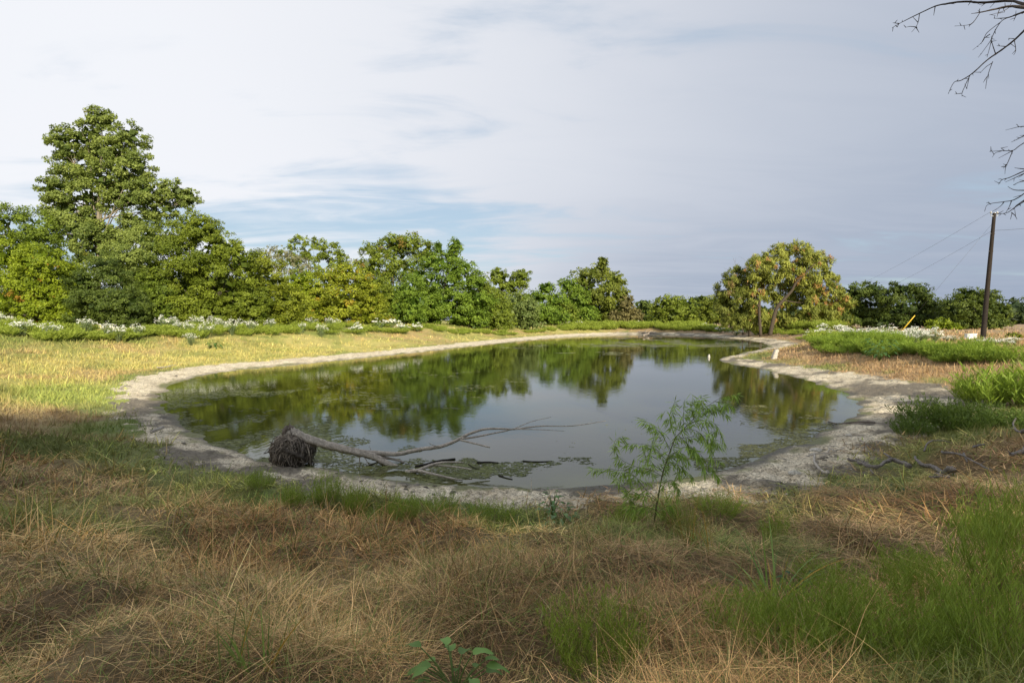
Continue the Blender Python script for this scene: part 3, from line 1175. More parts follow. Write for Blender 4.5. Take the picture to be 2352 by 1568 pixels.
tree('oak_tree', 'small dark olive tree with twin domes seen over the thicket', 112,
     [(1143, 634, 24, 20), (1195, 640, 26, 22), (1165, 655, 36, 22), (1180, 690, 40, 26)], *OLIVE, seed=16, dens=0.9, open_=0.12, base_u=1172)
tree('thicket_bush', 'pale feathery bush at the far end of the left thicket', 88,
     [(1180, 700, 30, 24), (1215, 705, 26, 22), (1160, 722, 36, 18), (1205, 728, 34, 14)], *PALE, seed=17, cat='bush', base_u=1190)
tree('vine_covered_bush', 'bright green vine mound in front of the far big tree', 104,
     [(1255, 662, 20, 14), (1235, 685, 30, 22), (1275, 690, 28, 24), (1250, 715, 44, 22), (1225, 730, 36, 14)], *VINE, seed=18, cat='bush', base_u=1250)
tree('elm_tree', 'big olive tree on the far bank with a tuft on top', 126,
     [(1385, 602, 13, 13), (1375, 625, 34, 20), (1345, 640, 34, 24), (1410, 645, 28, 24), (1375, 670, 56, 36), (1425, 680, 22, 24), (1340, 690, 40, 34), (1400, 710, 40, 28)],
     (0.08, 0.10, 0.016), (0.19, 0.205, 0.04), seed=19, dens=0.70, base_u=1385)
tree('vine_covered_tree', 'bright green vine covered tree left of the far big tree', 118,
     [(1305, 655, 24, 22), (1325, 680, 28, 28), (1300, 700, 34, 28), (1345, 715, 26, 22)], *VINE, seed=20, base_u=1315)
tree('brush_bush', 'brownish brush at the right foot of the far big tree', 128,
     [(1440, 700, 18, 22), (1425, 725, 26, 14), (1460, 722, 20, 14)], (0.13, 0.11, 0.06), (0.22, 0.18, 0.09), seed=21, dens=0.7, cat='bush', base_u=1440)
tree('oak_tree', 'small round dark tree in the gap right of the far big tree', 165,
     [(1478, 702, 20, 14), (1470, 718, 30, 14)], *DARK, seed=22, base_u=1475)
tree('oak_tree', 'olive tree with a low broad dome on the far bank', 148,
     [(1535, 693, 30, 16), (1565, 698, 30, 18), (1515, 712, 28, 18), (1560, 720, 44, 20), (1590, 715, 20, 18)], *OLIVE, seed=23, base_u=1550)
tree('oak_tree', 'yellowish green tree left of the small willow', 144,
     [(1640, 695, 28, 14), (1665, 705, 26, 18), (1625, 715, 30, 18), (1655, 726, 36, 12)], (0.085, 0.105, 0.016), (0.20, 0.215, 0.035), seed=24, base_u=1645)
tree('oak_tree', 'dark far tree peeping over the yellowish one', 190,
     [(1612, 688, 18, 10), (1592, 692, 12, 7), (1615, 705, 30, 12)], *DARK, seed=25, base_u=1612)


for (u, v, Y, ru, rv, pal, lab) in [(85, 655, 58, 60, 60, GREEN, 'green bush filling the gap behind the yellow green tree'), (480, 640, 62, 70, 60, GREEN, 'green bush filling the gap behind the large dense tree'), (330, 620, 62, 50, 60, GREEN, 'green bush under the right side of the tallest tree'), (172, 650, 52, 42, 60, OLIVE, 'olive bush between the yellow tree and the small dark tree'), (350, 670, 54, 45, 60, GREEN, 'green bush between the small dark tree and the large dense one'), (575, 680, 56, 45, 50, OLIVE, 'olive bush joining the large dense tree to the rounded ones'),
                                   (690, 665, 68, 42, 52, YELLOW, 'yellow green bush below the grey twiggy tree'), (865, 680, 72, 40, 50, OLIVE, 'olive bush between the bright yellow tree and the vine covered tree'), (930, 690, 72, 42, 45, VINE, 'green bush at the left foot of the vine covered tree'),
                                   (1075, 700, 76, 36, 36, VINE, 'green bush at the right foot of the vine covered tree'), (1140, 700, 84, 36, 34, OLIVE, 'olive bush under the small twin domed tree'), (1285, 712, 108, 40, 30, OLIVE, 'olive bush left of the far vine covered tree')]:
    tree('thicket_bush', lab, Y, [(u, v - rv * 0.45, ru * 0.75, rv * 0.45), (u - ru * 0.5, v, ru * 0.7, rv * 0.5), (u + ru * 0.5, v + 4, ru * 0.7, rv * 0.5), (u, v + rv * 0.5, ru, rv * 0.45)], *pal, seed=int(u) + 500, cat='bush', base_u=u)


# willows --------------------------------------------------------------------------------
def willow(label, Y, spec, trunks, seed, dens, ca, cb, accent, acc_p, base):
    bx = (base - 1176) / FPX * Y
    b = np.array((bx, Y, hz(bx, Y)))
    t = thing('willow_tree', label, 'tree', b, 'willows on the far right bank')
    mb = MB()
    for i, (pts, r) in enumerate(trunks):
        W = [P(u, v, Y + (k * 0.4 if i % 2 else -k * 0.3)) for k, (u, v) in enumerate(pts)]
        if pts[0][1] > 735:
            W[0][2] = b[2] - 0.2
        rr = np.linspace(r, r * 0.25, len(W))
        mb.tube(W, rr, 8, 0.15, (0.085, 0.068, 0.05), 5, seed + i)
    mb.build('trunk', M_BARK, t, True, b)
    lobes = px_lobes(Y, spec, seed)
    A = sum(s[2] * s[3] * math.pi for s in spec) * (1024 / 2352) ** 2
    leaf = 2.3 * Y / FPX * 2.3
    mb = crown(lobes, seed, ca, cb, leaf, int(dens * 14.0 * A / 2.2), accent, acc_p, 0.30, 0.26, 0.20)
    mb.build('crown', M_LEAF, t, False, b)
    return t


willow('leaning willow with orange tinted drooping foliage on the far right bank', 96,
       [(1792, 578, 26, 18), (1760, 596, 24, 21), (1832, 574, 24, 17), (1868, 594, 26, 21), (1738, 618, 26, 26), (1897, 608, 14, 18), (1790, 612, 33, 21), (1845, 612, 30, 21), (1755, 648, 26, 26), (1822, 632, 26, 17), (1880, 640, 29, 17),
        (1908, 640, 18, 14), (1905, 668, 29, 17), (1855, 660, 26, 12), (1880, 690, 30, 17), (1930, 696, 24, 18), (1858, 712, 30, 18), (1905, 716, 30, 18), (1728, 680, 21, 24), (1825, 735, 40, 18, 3.0), (1785, 735, 33, 21, 3.0), (1740, 730, 29, 24, 2.0), (1870, 742, 47, 17, 1.0), (1930, 738, 29, 17, 1.0),
        (1790, 690, 21, 17, 4.0), (1765, 675, 17, 17, 3.0), (1842, 678, 30, 22, 3.5), (1812, 690, 24, 22, 4.0), (1868, 668, 24, 14, 2.0), (1800, 650, 24, 16, 4.0), (1830, 655, 24, 14, 4.0)],
       [([(1768, 742), (1782, 712), (1800, 688), (1818, 668), (1828, 650), (1850, 628), (1872, 604)], 0.34), ([(1826, 655), (1812, 630), (1798, 605), (1790, 580)], 0.2), ([(1835, 660), (1870, 655), (1905, 645)], 0.15),
        ([(1748, 742), (1744, 700), (1752, 668), (1765, 640), (1770, 605)], 0.26), ([(1742, 705), (1734, 680), (1728, 640)], 0.15), ([(1800, 690), (1840, 695), (1880, 690)], 0.12), ([(1850, 628), (1840, 600), (1832, 575)], 0.1)],
       41, 0.8, (0.125, 0.14, 0.03), (0.33, 0.325, 0.085), (0.44, 0.25, 0.09), 0.08, 1768)
willow('smaller willow with hanging olive foliage left of the leaning one', 99,
       [(1690, 640, 28, 22), (1712, 650, 24, 26), (1670, 665, 26, 22), (1700, 685, 36, 26), (1665, 700, 22, 22), (1715, 715, 30, 18), (1690, 735, 34, 18), (1725, 740, 26, 14)],
       [([(1722, 742), (1720, 705), (1712, 675), (1700, 640)], 0.22), ([(1720, 705), (1695, 690), (1672, 670)], 0.1)],
       43, 0.95, (0.085, 0.10, 0.022), (0.21, 0.215, 0.055), (0.22, 0.16, 0.06), 0.06, 1722)


def bare_tree(name, label, Y, base_u, top_v, spread, seed, r0, col=(0.20, 0.16, 0.13), n=9):
    rs = np.random.RandomState(seed)
    bx = (base_u - 1176) / FPX * Y
    b = np.array((bx, Y, hz(bx, Y)))
    t = thing(name, label, 'tree', b)
    mb = MB()
    top = P(base_u, top_v, Y)
    k = Y / FPX
    fk = b * 0.45 + top * 0.55
    mb.tube([b - (0, 0, 0.2), b * 0.5 + fk * 0.5, fk], [r0, r0 * 0.85, r0 * 0.7], 7, 0.1, col, 4, seed)
    mb.build('trunk', M_BARK, t, True, b)
    mb = MB()
    for i in range(n):
        e = top + np.array((rs.uniform(-1, 1) * spread * k, rs.uniform(-1, 1) * spread * k, -rs.rand() * 0.35 * (top[2] - fk[2])))
        m = fk * 0.5 + e * 0.5 + rs.normal(size=3) * 0.25
        mb.tube([fk, m, e], [r0 * 0.5, r0 * 0.3, r0 * 0.08], 5, 0.1, col, 3, seed + i)
        for q in range(5):
            s = m * (1 - q / 5) + e * (q / 5)
            mb.tube([s, s + (e - fk) * 0.12 + rs.normal(size=3) * 0.35, s + (e - fk) * 0.22 + rs.normal(size=3) * 0.6], [r0 * 0.16, r0 * 0.1, r0 * 0.05], 4, 0.1, col, 2, seed + q)
    mb.build('branches', M_BARK, t, True, b)
    return t


bare_tree('dead_tree', 'thin leafless tree top showing left above the leaning willow', 106, 1706, 600, 26, 51, 0.16)

tree('pecan_tree', 'dark dense tree right of the leaning willow, left half of the pair', 88,
     [(1965, 672, 30, 22), (2000, 668, 30, 22), (1940, 695, 32, 26), (1990, 705, 50, 34), (1950, 730, 40, 18), (2010, 735, 40, 16)], *DARK, seed=26, dens=0.70, base_u=1985)
tree('pecan_tree', 'dark dense tree with sunlit right flank behind the guy wire', 84,
     [(2065, 668, 34, 20), (2110, 672, 34, 20), (2040, 685, 34, 28), (2130, 700, 26, 24), (2085, 705, 56, 34), (2060, 735, 50, 18), (2125, 732, 34, 18)], (0.032, 0.052, 0.013), (0.10, 0.125, 0.028), seed=27, dens=0.70, base_u=2085)
tree('pecan_tree', 'round green tree behind the utility pole', 78,
     [(2225, 682, 34, 22), (2265, 690, 34, 24), (2195, 705, 34, 28), (2240, 715, 46, 34), (2290, 715, 30, 26), (2215, 742, 44, 16), (2275, 742, 40, 14)], (0.04, 0.062, 0.013), (0.125, 0.15, 0.03), seed=28, dens=0.70, base_u=2240)
tree('red_shrub', 'small red leaved shrub under the right side of the leaning willow', 93,
     [(1908, 716, 16, 12), (1898, 728, 18, 10)], (0.20, 0.06, 0.03), (0.34, 0.13, 0.05), seed=29, dens=0.9, cat='shrub', base_u=1904)
tree('yellow_shrub', 'low yellowish shrub at the foot of the dark pair of trees', 76,
     [(2155, 742, 26, 12), (2180, 748, 20, 8)], *YELLOW, seed=30, cat='shrub', base_u=2160)
tree('roadside_shrub', 'round yellow green shrub right of the utility pole', 45,
     [(2325, 774, 15, 10), (2338, 782, 13, 9), (2318, 786, 12, 8)], *YELLOW, seed=31, cat='shrub', base_u=2326)

# the stand of trees behind the photographer that throws the foreground into shade
ORD = ('first', 'second', 'third', 'fourth', 'fifth', 'sixth', 'seventh')
for i, (bx, by, hh, rad) in enumerate([(-15, -23, 16.5, 4.6), (-6, -25, 17.5, 4.8), (3, -24, 17.8, 4.6), (12, -25, 18.6, 4.8), (21, -24, 16.4, 4.6), (30, -25, 15.4, 4.8), (39, -23, 15.0, 4.6)]):
    rs = np.random.RandomState(300 + i)
    b = np.array((bx, by, hz(bx, by)))
    lob = []
    for q in range(12):
        a = q * 2.4
        rr = rad * (0.35 + 0.45 * rs.rand())
        lob.append((b + np.array((math.cos(a) * rr, math.sin(a) * rr, 7.5 + (hh - 9.4) * (q / 11.0))), np.array((2.9, 2.9, 2.1)) * (0.8 + 0.4 * rs.rand())))
    t = thing('shade_tree', ORD[i] + ' leafy tree from the left in the row behind the camera', 'tree', b, 'trees behind the camera')
    limbs(b, lob, 0.28, 310 + i, (0.11, 0.095, 0.075)).build('trunk', M_BARK, t, True, b)
    crown(lob, 320 + i, *OLIVE, 0.62, 3600, clump=0.30).build('crown', M_LEAF, t, False, b)


def far_woods():
    """low wooded skyline that reads as one mass"""
    rs = np.random.RandomState(60)
    mb = MB()
    lob = []
    for u in np.arange(1150, 2700, 16):
        Y = 320 + rs.uniform(-30, 30) if u < 2100 else 240 + rs.uniform(-25, 25)
        h = rs.uniform(7, 11)
        x = (u - 1176) / FPX * Y
        lob.append((np.array((x, Y, 1.5 + h * 0.5)), np.array((rs.uniform(4, 7), 4, h * 0.52))))
    mb = crown(lob, 61, (0.03, 0.048, 0.022), (0.075, 0.095, 0.04), 1.4, 12000, clump=0.3)
    o = mb.build('distant_woods', M_LEAF)
    tag(o, 'low dark wooded skyline far beyond the field', 'woods', kind='stuff')


far_woods()
# ------------------------------------------------------------------ grass
def jit(c, rs, n, a=0.25):
    c = np.asarray(c, float)
    return c * (1 - a + 2 * a * rs.rand(n, 1)) * (1 + 0.10 * (rs.rand(n, 3) - 0.5))


def fan_points(n, r0, r1, half, seed, power=1.0):
    """random points in front of the camera, denser near it"""
    rs = np.random.RandomState(seed)
    t = rs.rand(n) ** power
    r = r0 * (r1 / r0) ** t
    a = R(half) * (2 * rs.rand(n) - 1)
    return r * np.sin(a), r * np.cos(a)


FORE = [
        (1370, 1550, 0.66, 0.50, 'bright feathery green weed clump low in the middle of the dry grass foreground'),
        (2330, 1590, 0.80, 0.75, 'feathery green weed clump in the bottom right corner'),
        (2230, 1480, 0.55, 0.45, 'low feathery weed just left above the bottom right corner clump'),
        (2345, 1420, 0.95, 0.85, 'big bright feathery clump at the right edge above the corner'),
        (2290, 1240, 0.75, 0.60, 'feathery green clump right of the forked dead branch'),
        (2350, 1300, 0.8, 0.8, 'tall feathery clump cut by the right edge below the dead branches'),
        (1795, 1235, 0.62, 0.42, 'small feathery clump on the reddish straw right of the sapling'),
        (2080, 1330, 0.6, 0.40, 'sparse feathery weed in the middle of the right foreground'),
        (2120, 1400, 0.55, 0.42, 'sparse feathery weed below the middle one in the right foreground'),
        (1960, 1400, 0.6, 0.42, 'feathery weed right of the strap leaved clump'),
        (1720, 1470, 0.7, 0.40, 'dusty pale green feathery weed below the strap leaved clump'),
        (1860, 1500, 0.7, 0.42, 'wide feathery weed at the bottom right of centre'),
        (1990, 1520, 0.7, 0.42, 'feathery weed beside the dark hollow at the bottom right'),
        (2110, 1560, 0.7, 0.45, 'feathery weed at the bottom edge left of the corner clump'),
        (750, 1165, 0.55, 0.55, 'green leafy weed clump on the near bank below the root ball'),
        (815, 1180, 0.42, 0.50, 'green weed right beside the clump below the root ball'),
        (930, 1215, 0.45, 0.42, 'small green weed on the near bank below the fallen trunk'),
        (675, 1175, 0.42, 0.38, 'small leafy weed left of the clump below the root ball')]
for _i, (_u, _v, _l) in enumerate([(1700, 1400, 'left of the strap leaved clump'), (1900, 1330, 'behind the wide low weeds right of the strap leaved clump'), (2180, 1340, 'left of the big clump at the right edge'), (1790, 1560, 'at the bottom edge right of centre'), (2200, 1560, 'at the bottom edge beside the corner clump'), (2300, 1520, 'above the corner clump'), (1560, 1210, 'at the foot of the willow sapling'), (1440, 1205, 'left of the willow sapling foot'), (1650, 1180, 'right of the willow sapling foot'), (870, 1195, 'on the near bank under the trunk fork'), (1010, 1195, 'on the near bank under the broken branch tips'), (1130, 1200, 'on the near bank left of the leafy vine weed'), (600, 1130, 'on the near bank left of the root ball')]):
    FORE.append((_u, _v, 0.55 + 0.15 * (_i % 3), 0.26 + 0.05 * (_i % 4) if _i < 6 else 0.40, 'low feathery green weed ' + _l))
EXCL = [(G(1370, 1550)[:2], 0.30, 0.9), (G(1370, 1600)[:2], 0.22, 0.6)]
EXCL += [(G(u, v)[:2], 0.42 * sz, 0.5) for (u, v, sz, h, lab) in FORE]
EXCL += [(G(2320, 935)[:2], 1.3, 1.0), (G(2265, 930)[:2], 0.8, 1.0), (G(2140, 985)[:2], 0.7, 1.0), (G(1045, 1600)[:2], 0.30, 0.92), (G(1290, 1235)[:2], 0.3, 0.8), (G(1775, 1350)[:2], 0.45, 0.85), (G(1585, 1275)[:2], 0.22, 0.9)]


def cleared(x, y, rs):
    k = np.ones(len(x), bool)
    for (c, r, p) in EXCL:
        k &= ~(((x - c[0]) ** 2 + (y - c[1]) ** 2 < r * r) & (rs.rand(len(x)) < p))
    return k


def sward(name, label, x, y, nb, hgt, col, seed, lean=0.8, droop=1.0, spread=0.14, seg=3, wmin=0.0027, wk=0.0013, thatch=0.4, wig=0.16, tip=1.2, cj=0.45, odd=None):
    """grass as one mesh: nb ribbons round each tuft point, leaning their own way, with flattened thatch between"""
    rs = np.random.RandomState(seed)
    n = len(x)
    k = np.repeat(np.arange(n), nb)
    m = len(k)
    a = rs.rand(m) * 6.283
    q = np.sqrt(rs.rand(m))
    r = np.sqrt(x * x + y * y)
    sp = spread * (1 + r / 25.0)
    bx = x[k] + sp[k] * q * np.cos(a)
    by = y[k] + sp[k] * q * np.sin(a)
    bz = height(bx, by) - 0.02
    wa = rs.rand(n) * 6.283
    ws = lean * (0.2 + 0.8 * rs.rand(n))
    d = np.stack([np.cos(a) * lean * 0.7 * rs.rand(m) + (ws * np.cos(wa))[k], np.sin(a) * lean * 0.7 * rs.rand(m) + (ws * np.sin(wa))[k], 0.35 + 0.65 * rs.rand(m)], 1)
    d += rs.normal(size=(m, 3)) * 0.28
    d[:, 2] = np.abs(d[:, 2]) + 0.12
    th = rs.rand(m) < thatch
    d[th, 2] = 0.30 * rs.rand(th.sum()) - 0.02
    bz[th] += (np.minimum(hgt[k] * 0.55, 0.14) * rs.rand(m))[th]
    L = hgt[k] * (0.45 + 0.85 * rs.rand(m))
    L[th] *= 1.15
    W = np.maximum(wmin, wk * r)[k] * (0.65 + 0.7 * rs.rand(m))
    dr = droop * (0.2 + rs.rand(m))
    dr[th] *= 0.35
    c = col[k] * (1 - cj + 2 * cj * rs.rand(m, 1)) * (1 + 0.12 * (rs.rand(m, 3) - 0.5))
    if odd is not None:
        o = rs.rand(m) < odd[1]
        c[o] = np.array(odd[0]) * (0.6 + 0.8 * rs.rand(o.sum(), 1))
    mb = MB()
    mb.blades(np.stack([bx, by, bz], 1), d, L, W, dr, c * 0.85, seg, c * tip, seed, wig)
    o = mb.build(name, M_GRASS)
    tag(o, label, 'grass', kind='stuff')
    return o


def greenness(c):
    return np.clip((c[:, 1] - c[:, 0]) / 0.08 + 0.4, 0, 1)


def grow():
    rs = np.random.RandomState(7)
    # --- near bank
    x, y = fan_points(15500, 1.5, 17.5, 47, 1, 0.72)
    s, w, l, e, nz, nf = zone(x, y)
    edge = 0.35 * fbm(x * 1.3, y * 1.3 + 70, 3)
    k = (e + edge > rs.rand(len(x)) * 0.7 - 0.15) & (s > 0.6) & cleared(x, y, rs)
    x, y, e = x[k], y[k], e[k]
    c = grass_colour(x, y)
    short = rs.rand(len(x)) < greenness(c)
    pal = sstep((fbm(x * 0.7 + 50, y * 0.7, 3) + 0.3) / 1.0)[:, None]
    red = sstep((fbm(x * 0.5 - 9, y * 0.5 + 21, 3) - 0.15) / 0.5)[:, None]
    dry = c * (0.75 + 0.5 * pal) * (0.75 + 0.5 * rs.rand(len(x), 1))
    dry = dry * (1 - red) + dry * np.array((1.04, 0.93, 0.86)) * red
    h = 0.13 + 0.17 * sstep((fbm(x * 0.9 + 4, y * 0.9 - 8, 2) + 0.6) / 1.2) + 0.07 * rs.rand(len(x))
    h *= 0.55 + 0.45 * sstep(e / 2.0)
    flat = sstep((x - 0.5) / 1.2) * sstep((y - 3.2) / 1.2)
    mat = (rs.rand(len(x)) < flat * 0.9) & ~short
    h *= 0.75 + 0.6 * sstep((fbm(x * 1.6 + 71, y * 1.6, 2)) / 0.9)
    d = ~short & ~mat
    sward('matted_straw', 'flattened reddish straw matted over the right of the near bank', x[mat], y[mat], 16, h[mat] * 0.4 + 0.17, dry[mat] * 1.9 * np.array((1.03, 0.96, 0.86)), 5, 1.5, 0.5, 0.20, 3, thatch=0.88, cj=0.55, odd=((0.19, 0.25, 0.06), 0.12))
    sward('dry_grass', 'brown and tan dry grass matted over the near bank', x[d], y[d], 12, h[d] * 1.3, dry[d] * 2.0 * np.array((1.05, 0.975, 0.82)), 2, 0.95, 1.2, 0.15, 3, thatch=0.45, odd=((0.20, 0.26, 0.065), 0.22), cj=0.66)
    g = short
    sward('green_grass', 'short green grass fringing the near mud shore', x[g], y[g], 15, h[g] * 0.75 + 0.03, c[g] * 1.6 * (0.7 + 0.6 * rs.rand(g.sum(), 1)), 3, 0.5, 0.9, 0.14, 2, thatch=0.1, odd=((0.36, 0.29, 0.15), 0.12))
    k = d & (rs.rand(len(x)) < 0.035) & (x * x + y * y > 11)
    sward('dry_grass_stalks', 'single pale bent grass stalks above the dry grass', x[k], y[k], 3, h[k] * 0.6 + 0.34, np.tile(np.array((0.46, 0.36, 0.20)), (k.sum(), 1)), 4, 0.7, 0.6, 0.10, 5, thatch=0.0, wig=0.2, wk=0.0013)
    # --- middle ground
    x, y = fan_points(24000, 15, 56, 50, 11, 0.85)
    s, w, l, e, nz, nf = zone(x, y)
    edge = 0.35 * fbm(x * 1.3, y * 1.3 + 70, 3)
    k = (e + edge > rs.rand(len(x)) * 0.9 - 0.1) & (s > 0.9) & cleared(x, y, rs)
    x, y, e, l = x[k], y[k], e[k], l[k]
    c = grass_colour(x, y) * (0.85 + 0.3 * rs.rand(len(x), 1))
    h = (0.16 + 0.20 * rs.rand(len(x))) * (0.6 + 0.4 * sstep(e / 3))
    sward('bank_grass', 'golden, rust and green grass over the sunlit banks', x, y, 8, h, c * 1.12, 12, 0.42, 0.7, 0.19, 2, thatch=0.1, wk=0.0011, cj=0.14, tip=1.05)
    # --- far banks
    x, y = fan_points(6000, 50, 150, 46, 21, 0.9)
    s, w, l, e, nz, nf = zone(x, y)
    k = (e > rs.rand(len(x)) * 0.8) & (s > 1.2)
    k &= ~((x > 30) & (y > 62) & (rs.rand(len(x)) < 0.6))
    x, y, e = x[k], y[k], e[k]
    c = grass_colour(x, y) * (0.8 + 0.5 * rs.rand(len(x), 1))
    h = (0.20 + 0.22 * rs.rand(len(x))) * (0.5 + 0.5 * sstep(e / 4))
    sward('far_bank_grass', 'tan and green grass on the far banks', x, y, 8, h, c * 1.1, 22, 0.5, 0.6, 0.17, 2, thatch=0.05, wk=0.0013, cj=0.22, tip=1.1)


grow()


# ------------------------------------------------------------------ weeds
def mesh_of(name, mb, mat):
    me = mb.mesh(name)
    me.materials.append(mat)
    return me


def feathery(seed, n_stem, needles, rad=0.55, hgt=0.9, sw=0.004, nl=0.05, nw=0.003, ca=(0.10, 0.19, 0.018), cb=(0.24, 0.36, 0.045), dead=0.0):
    """soft needle leaved weed: many slender stems, each set with needles"""
    rs = np.random.RandomState(seed)
    st, lf = MB(), MB()
    a = rs.rand(n_stem) * 6.283
    q = np.sqrt(rs.rand(n_stem))
    base = np.stack([np.cos(a) * q * rad * 0.55, np.sin(a) * q * rad * 0.55, 0 * a - 0.03], 1)
    dirs = np.stack([np.cos(a) * q * 0.55, np.sin(a) * q * 0.55, 0 * a + 1.0], 1) + rs.normal(size=(n_stem, 3)) * 0.13
    dirs /= np.linalg.norm(dirs, axis=1, keepdims=True)
    L = hgt * (0.6 + 0.5 * rs.rand(n_stem)) * (1 - 0.25 * q)
    st.blades(base, dirs, L, sw, 0.25, jit((0.13, 0.17, 0.035), rs, n_stem, 0.3), 3, jit(ca, rs, n_stem), seed)
    ca, cb = np.array(ca), np.array(cb)
    k = np.repeat(np.arange(n_stem), needles)
    m = len(k)
    t = 0.18 + 0.86 * rs.rand(m) ** 0.8
    p = base[k] + dirs[k] * (L[k] * t)[:, None]
    p[:, 2] -= 0.12 * L[k] * t * t
    az = rs.rand(m) * 6.283
    ax = np.stack([np.cos(az), np.sin(az), 0.5 + 0.9 * rs.rand(m)], 1) + dirs[k] * 0.5
    tone = (0.5 * rs.rand(n_stem)[k] + 0.5 * rs.rand(m))[:, None]
    col = ca * (1 - tone) + cb * tone
    if dead:
        dm = (rs.rand(m) < dead) & (t < 0.5)
        col[dm] = np.array((0.24, 0.17, 0.09))
    ll = nl * (0.6 + 0.9 * rs.rand(m))
    lf.leaves(p + ax / np.linalg.norm(ax, axis=1, keepdims=True) * ll[:, None] * 0.5, ax, unit(m, rs), ll, nw, col, 0.0)
    return st, lf


def flowering(seed, n_stem=26, hgt=0.95, rad=0.5, leaf=0.075, bract=0.07, nb=200, nlv=420):
    """pale green weed with flat topped clusters of white bracts"""
    rs = np.random.RandomState(seed)
    st, lf, fl = MB(), MB(), MB()
    a = rs.rand(n_stem) * 6.283
    q = np.sqrt(rs.rand(n_stem))
    tips = np.stack([np.cos(a) * q * rad, np.sin(a) * q * rad, hgt * (0.72 + 0.28 * rs.rand(n_stem)) * (1 - 0.30 * q ** 2)], 1)
    for i in range(n_stem):
        m = tips[i] * np.array((0.35, 0.35, 0.5))
        st.tube([(tips[i][0] * 0.1, tips[i][1] * 0.1, -0.05), m, tips[i]], [0.010, 0.008, 0.004], 4, 0, (0.19, 0.22, 0.10), 2, i)
    k = rs.randint(0, n_stem, nlv)
    t = 0.25 + 0.7 * rs.rand(nlv)
    p = tips[k] * np.stack([t ** 1.3, t ** 1.3, t], 1) + rs.normal(size=(nlv, 3)) * 0.05
    lf.leaves(p, rs.normal(size=(nlv, 3)) + np.array((0, 0, 0.3)), rs.normal(size=(nlv, 3)) * 0.6 + np.array((0, 0, 1.0)), leaf * (0.7 + 0.6 * rs.rand(nlv)), leaf * 0.5, jit((0.17, 0.24, 0.10), rs, nlv, 0.35))
    k = rs.randint(0, n_stem, nb)
    o = rs.normal(size=(nb, 3)) * np.array((0.085, 0.085, 0.035))
    fl.leaves(tips[k] + o, rs.normal(size=(nb, 3)) * np.array((1, 1, 0.5)), rs.normal(size=(nb, 3)) * 0.45 + np.array((0.2, -0.6, 0.8)), bract * (0.7 + 0.7 * rs.rand(nb)), bract * 0.55, jit((0.90, 0.91, 0.84), rs, nb, 0.08))
    return st, lf, fl


F_NEAR = []
for i in range(3):
    a, b = feathery(200 + i, 210, 20, 0.5, 0.75, 0.0035, 0.06, 0.006, (0.14, 0.21, 0.024), (0.36, 0.46, 0.08), dead=0.25)
    F_NEAR.append((mesh_of('feathery_stems', a, M_WEED), mesh_of('feathery_leaves', b, M_WEED)))
F_MID = []
for i in range(3):
    a, b = feathery(210 + i, 150, 14, 0.7, 0.8, 0.008, 0.12, 0.014, (0.13, 0.215, 0.02), (0.30, 0.40, 0.055))
    F_MID.append((mesh_of('feathery_stems', a, M_WEED), mesh_of('feathery_leaves', b, M_WEED)))
F_DARK = []
for i in range(3):
    a, b = feathery(215 + i, 150, 16, 0.75, 0.8, 0.008, 0.09, 0.018, (0.065, 0.11, 0.02), (0.165, 0.24, 0.045))
    F_DARK.append((mesh_of('bushy_stems', a, M_WEED), mesh_of('bushy_leaves', b, M_WEED)))
F_FAR = []
for i in range(3):
    a, b = feathery(220 + i, 100, 13, 0.8, 0.8, 0.014, 0.17, 0.026, (0.17, 0.24, 0.025), (0.38, 0.45, 0.075))
    F_FAR.append((mesh_of('feathery_stems', a, M_WEED), mesh_of('feathery_leaves', b, M_WEED)))
F_WHITE = []
for i in range(4):
    F_WHITE.append(tuple(mesh_of(n, m, mt) for n, m, mt in zip(('stems', 'leaves', 'flowers'), flowering(230 + i), (M_WEED, M_WEED, M_PETAL))))
F_WHITE_FAR = []
for i in range(3):
    F_WHITE_FAR.append(tuple(mesh_of(n, m, mt) for n, m, mt in zip(('stems', 'leaves', 'flowers'), flowering(240 + i, 16, 0.95, 0.6, 0.13, 0.12, 110, 170), (M_WEED, M_WEED, M_PETAL))))
_wr = np.random.RandomState(99)


def plant(name, label, cat, parts, names, x, y, size, hgt=None, group=None, squash=1.0):
    z = hz(x, y)
    t = thing(name, label, cat, (x, y, z - 0.02), group, _wr.rand() * 6.28)
    t.scale = (size, size, hgt if hgt else size * squash)
    for me, nm in zip(parts, names):
        link(nm, me, t)['kind'] = 'stuff'
    return t


def feather(label, u, v, size, lod=0, hgt=None, group='feathery green weed clumps', i=None, name='feathery_weed'):
    p = G(u, v)
    src = (F_NEAR, F_MID, F_FAR, F_DARK)[lod]
    k = _wr.randint(3) if i is None else i
    return plant(name, label, 'weed', src[k], ('stems', 'leaves'), p[0], p[1], size, hgt, group)


for (u, v, s, h, lab) in FORE:
    feather(lab, u, v, s * 0.98, 0, h * 1.6, 'foreground feathery weeds')
# mounds at the right edge
feather('tall bright green feathery mound at the right edge by the mud shore', 2310, 932, 2.5, 1, 2.1, i=0)
feather('left shoulder of the bright feathery mound at the right edge', 2255, 930, 1.5, 1, 1.4, i=1)
feather('bright feathery mound cut by the right edge of the picture', 2400, 930, 2.3, 1, 2.0, i=2)
for (u, v, s, h, lab) in [(2140, 985, 1.15, 0.75, 'dark green bushy weed on the right bank left of the bright mound'), (2200, 990, 1.0, 0.65, 'dark green weed joined to the right of the dark bushy one'), (2095, 1003, 0.7, 0.42, 'low dark green weed at the foot of the dark bushy one'),
                          (2270, 975, 1.1, 0.5, 'low green weed below the bright feathery mound'), (2340, 985, 1.0, 0.45, 'low green weed at the right edge below the mound')]:
    feather(lab, u, v, s * 1.2, 3, h * 1.75, 'weeds on the right bank')
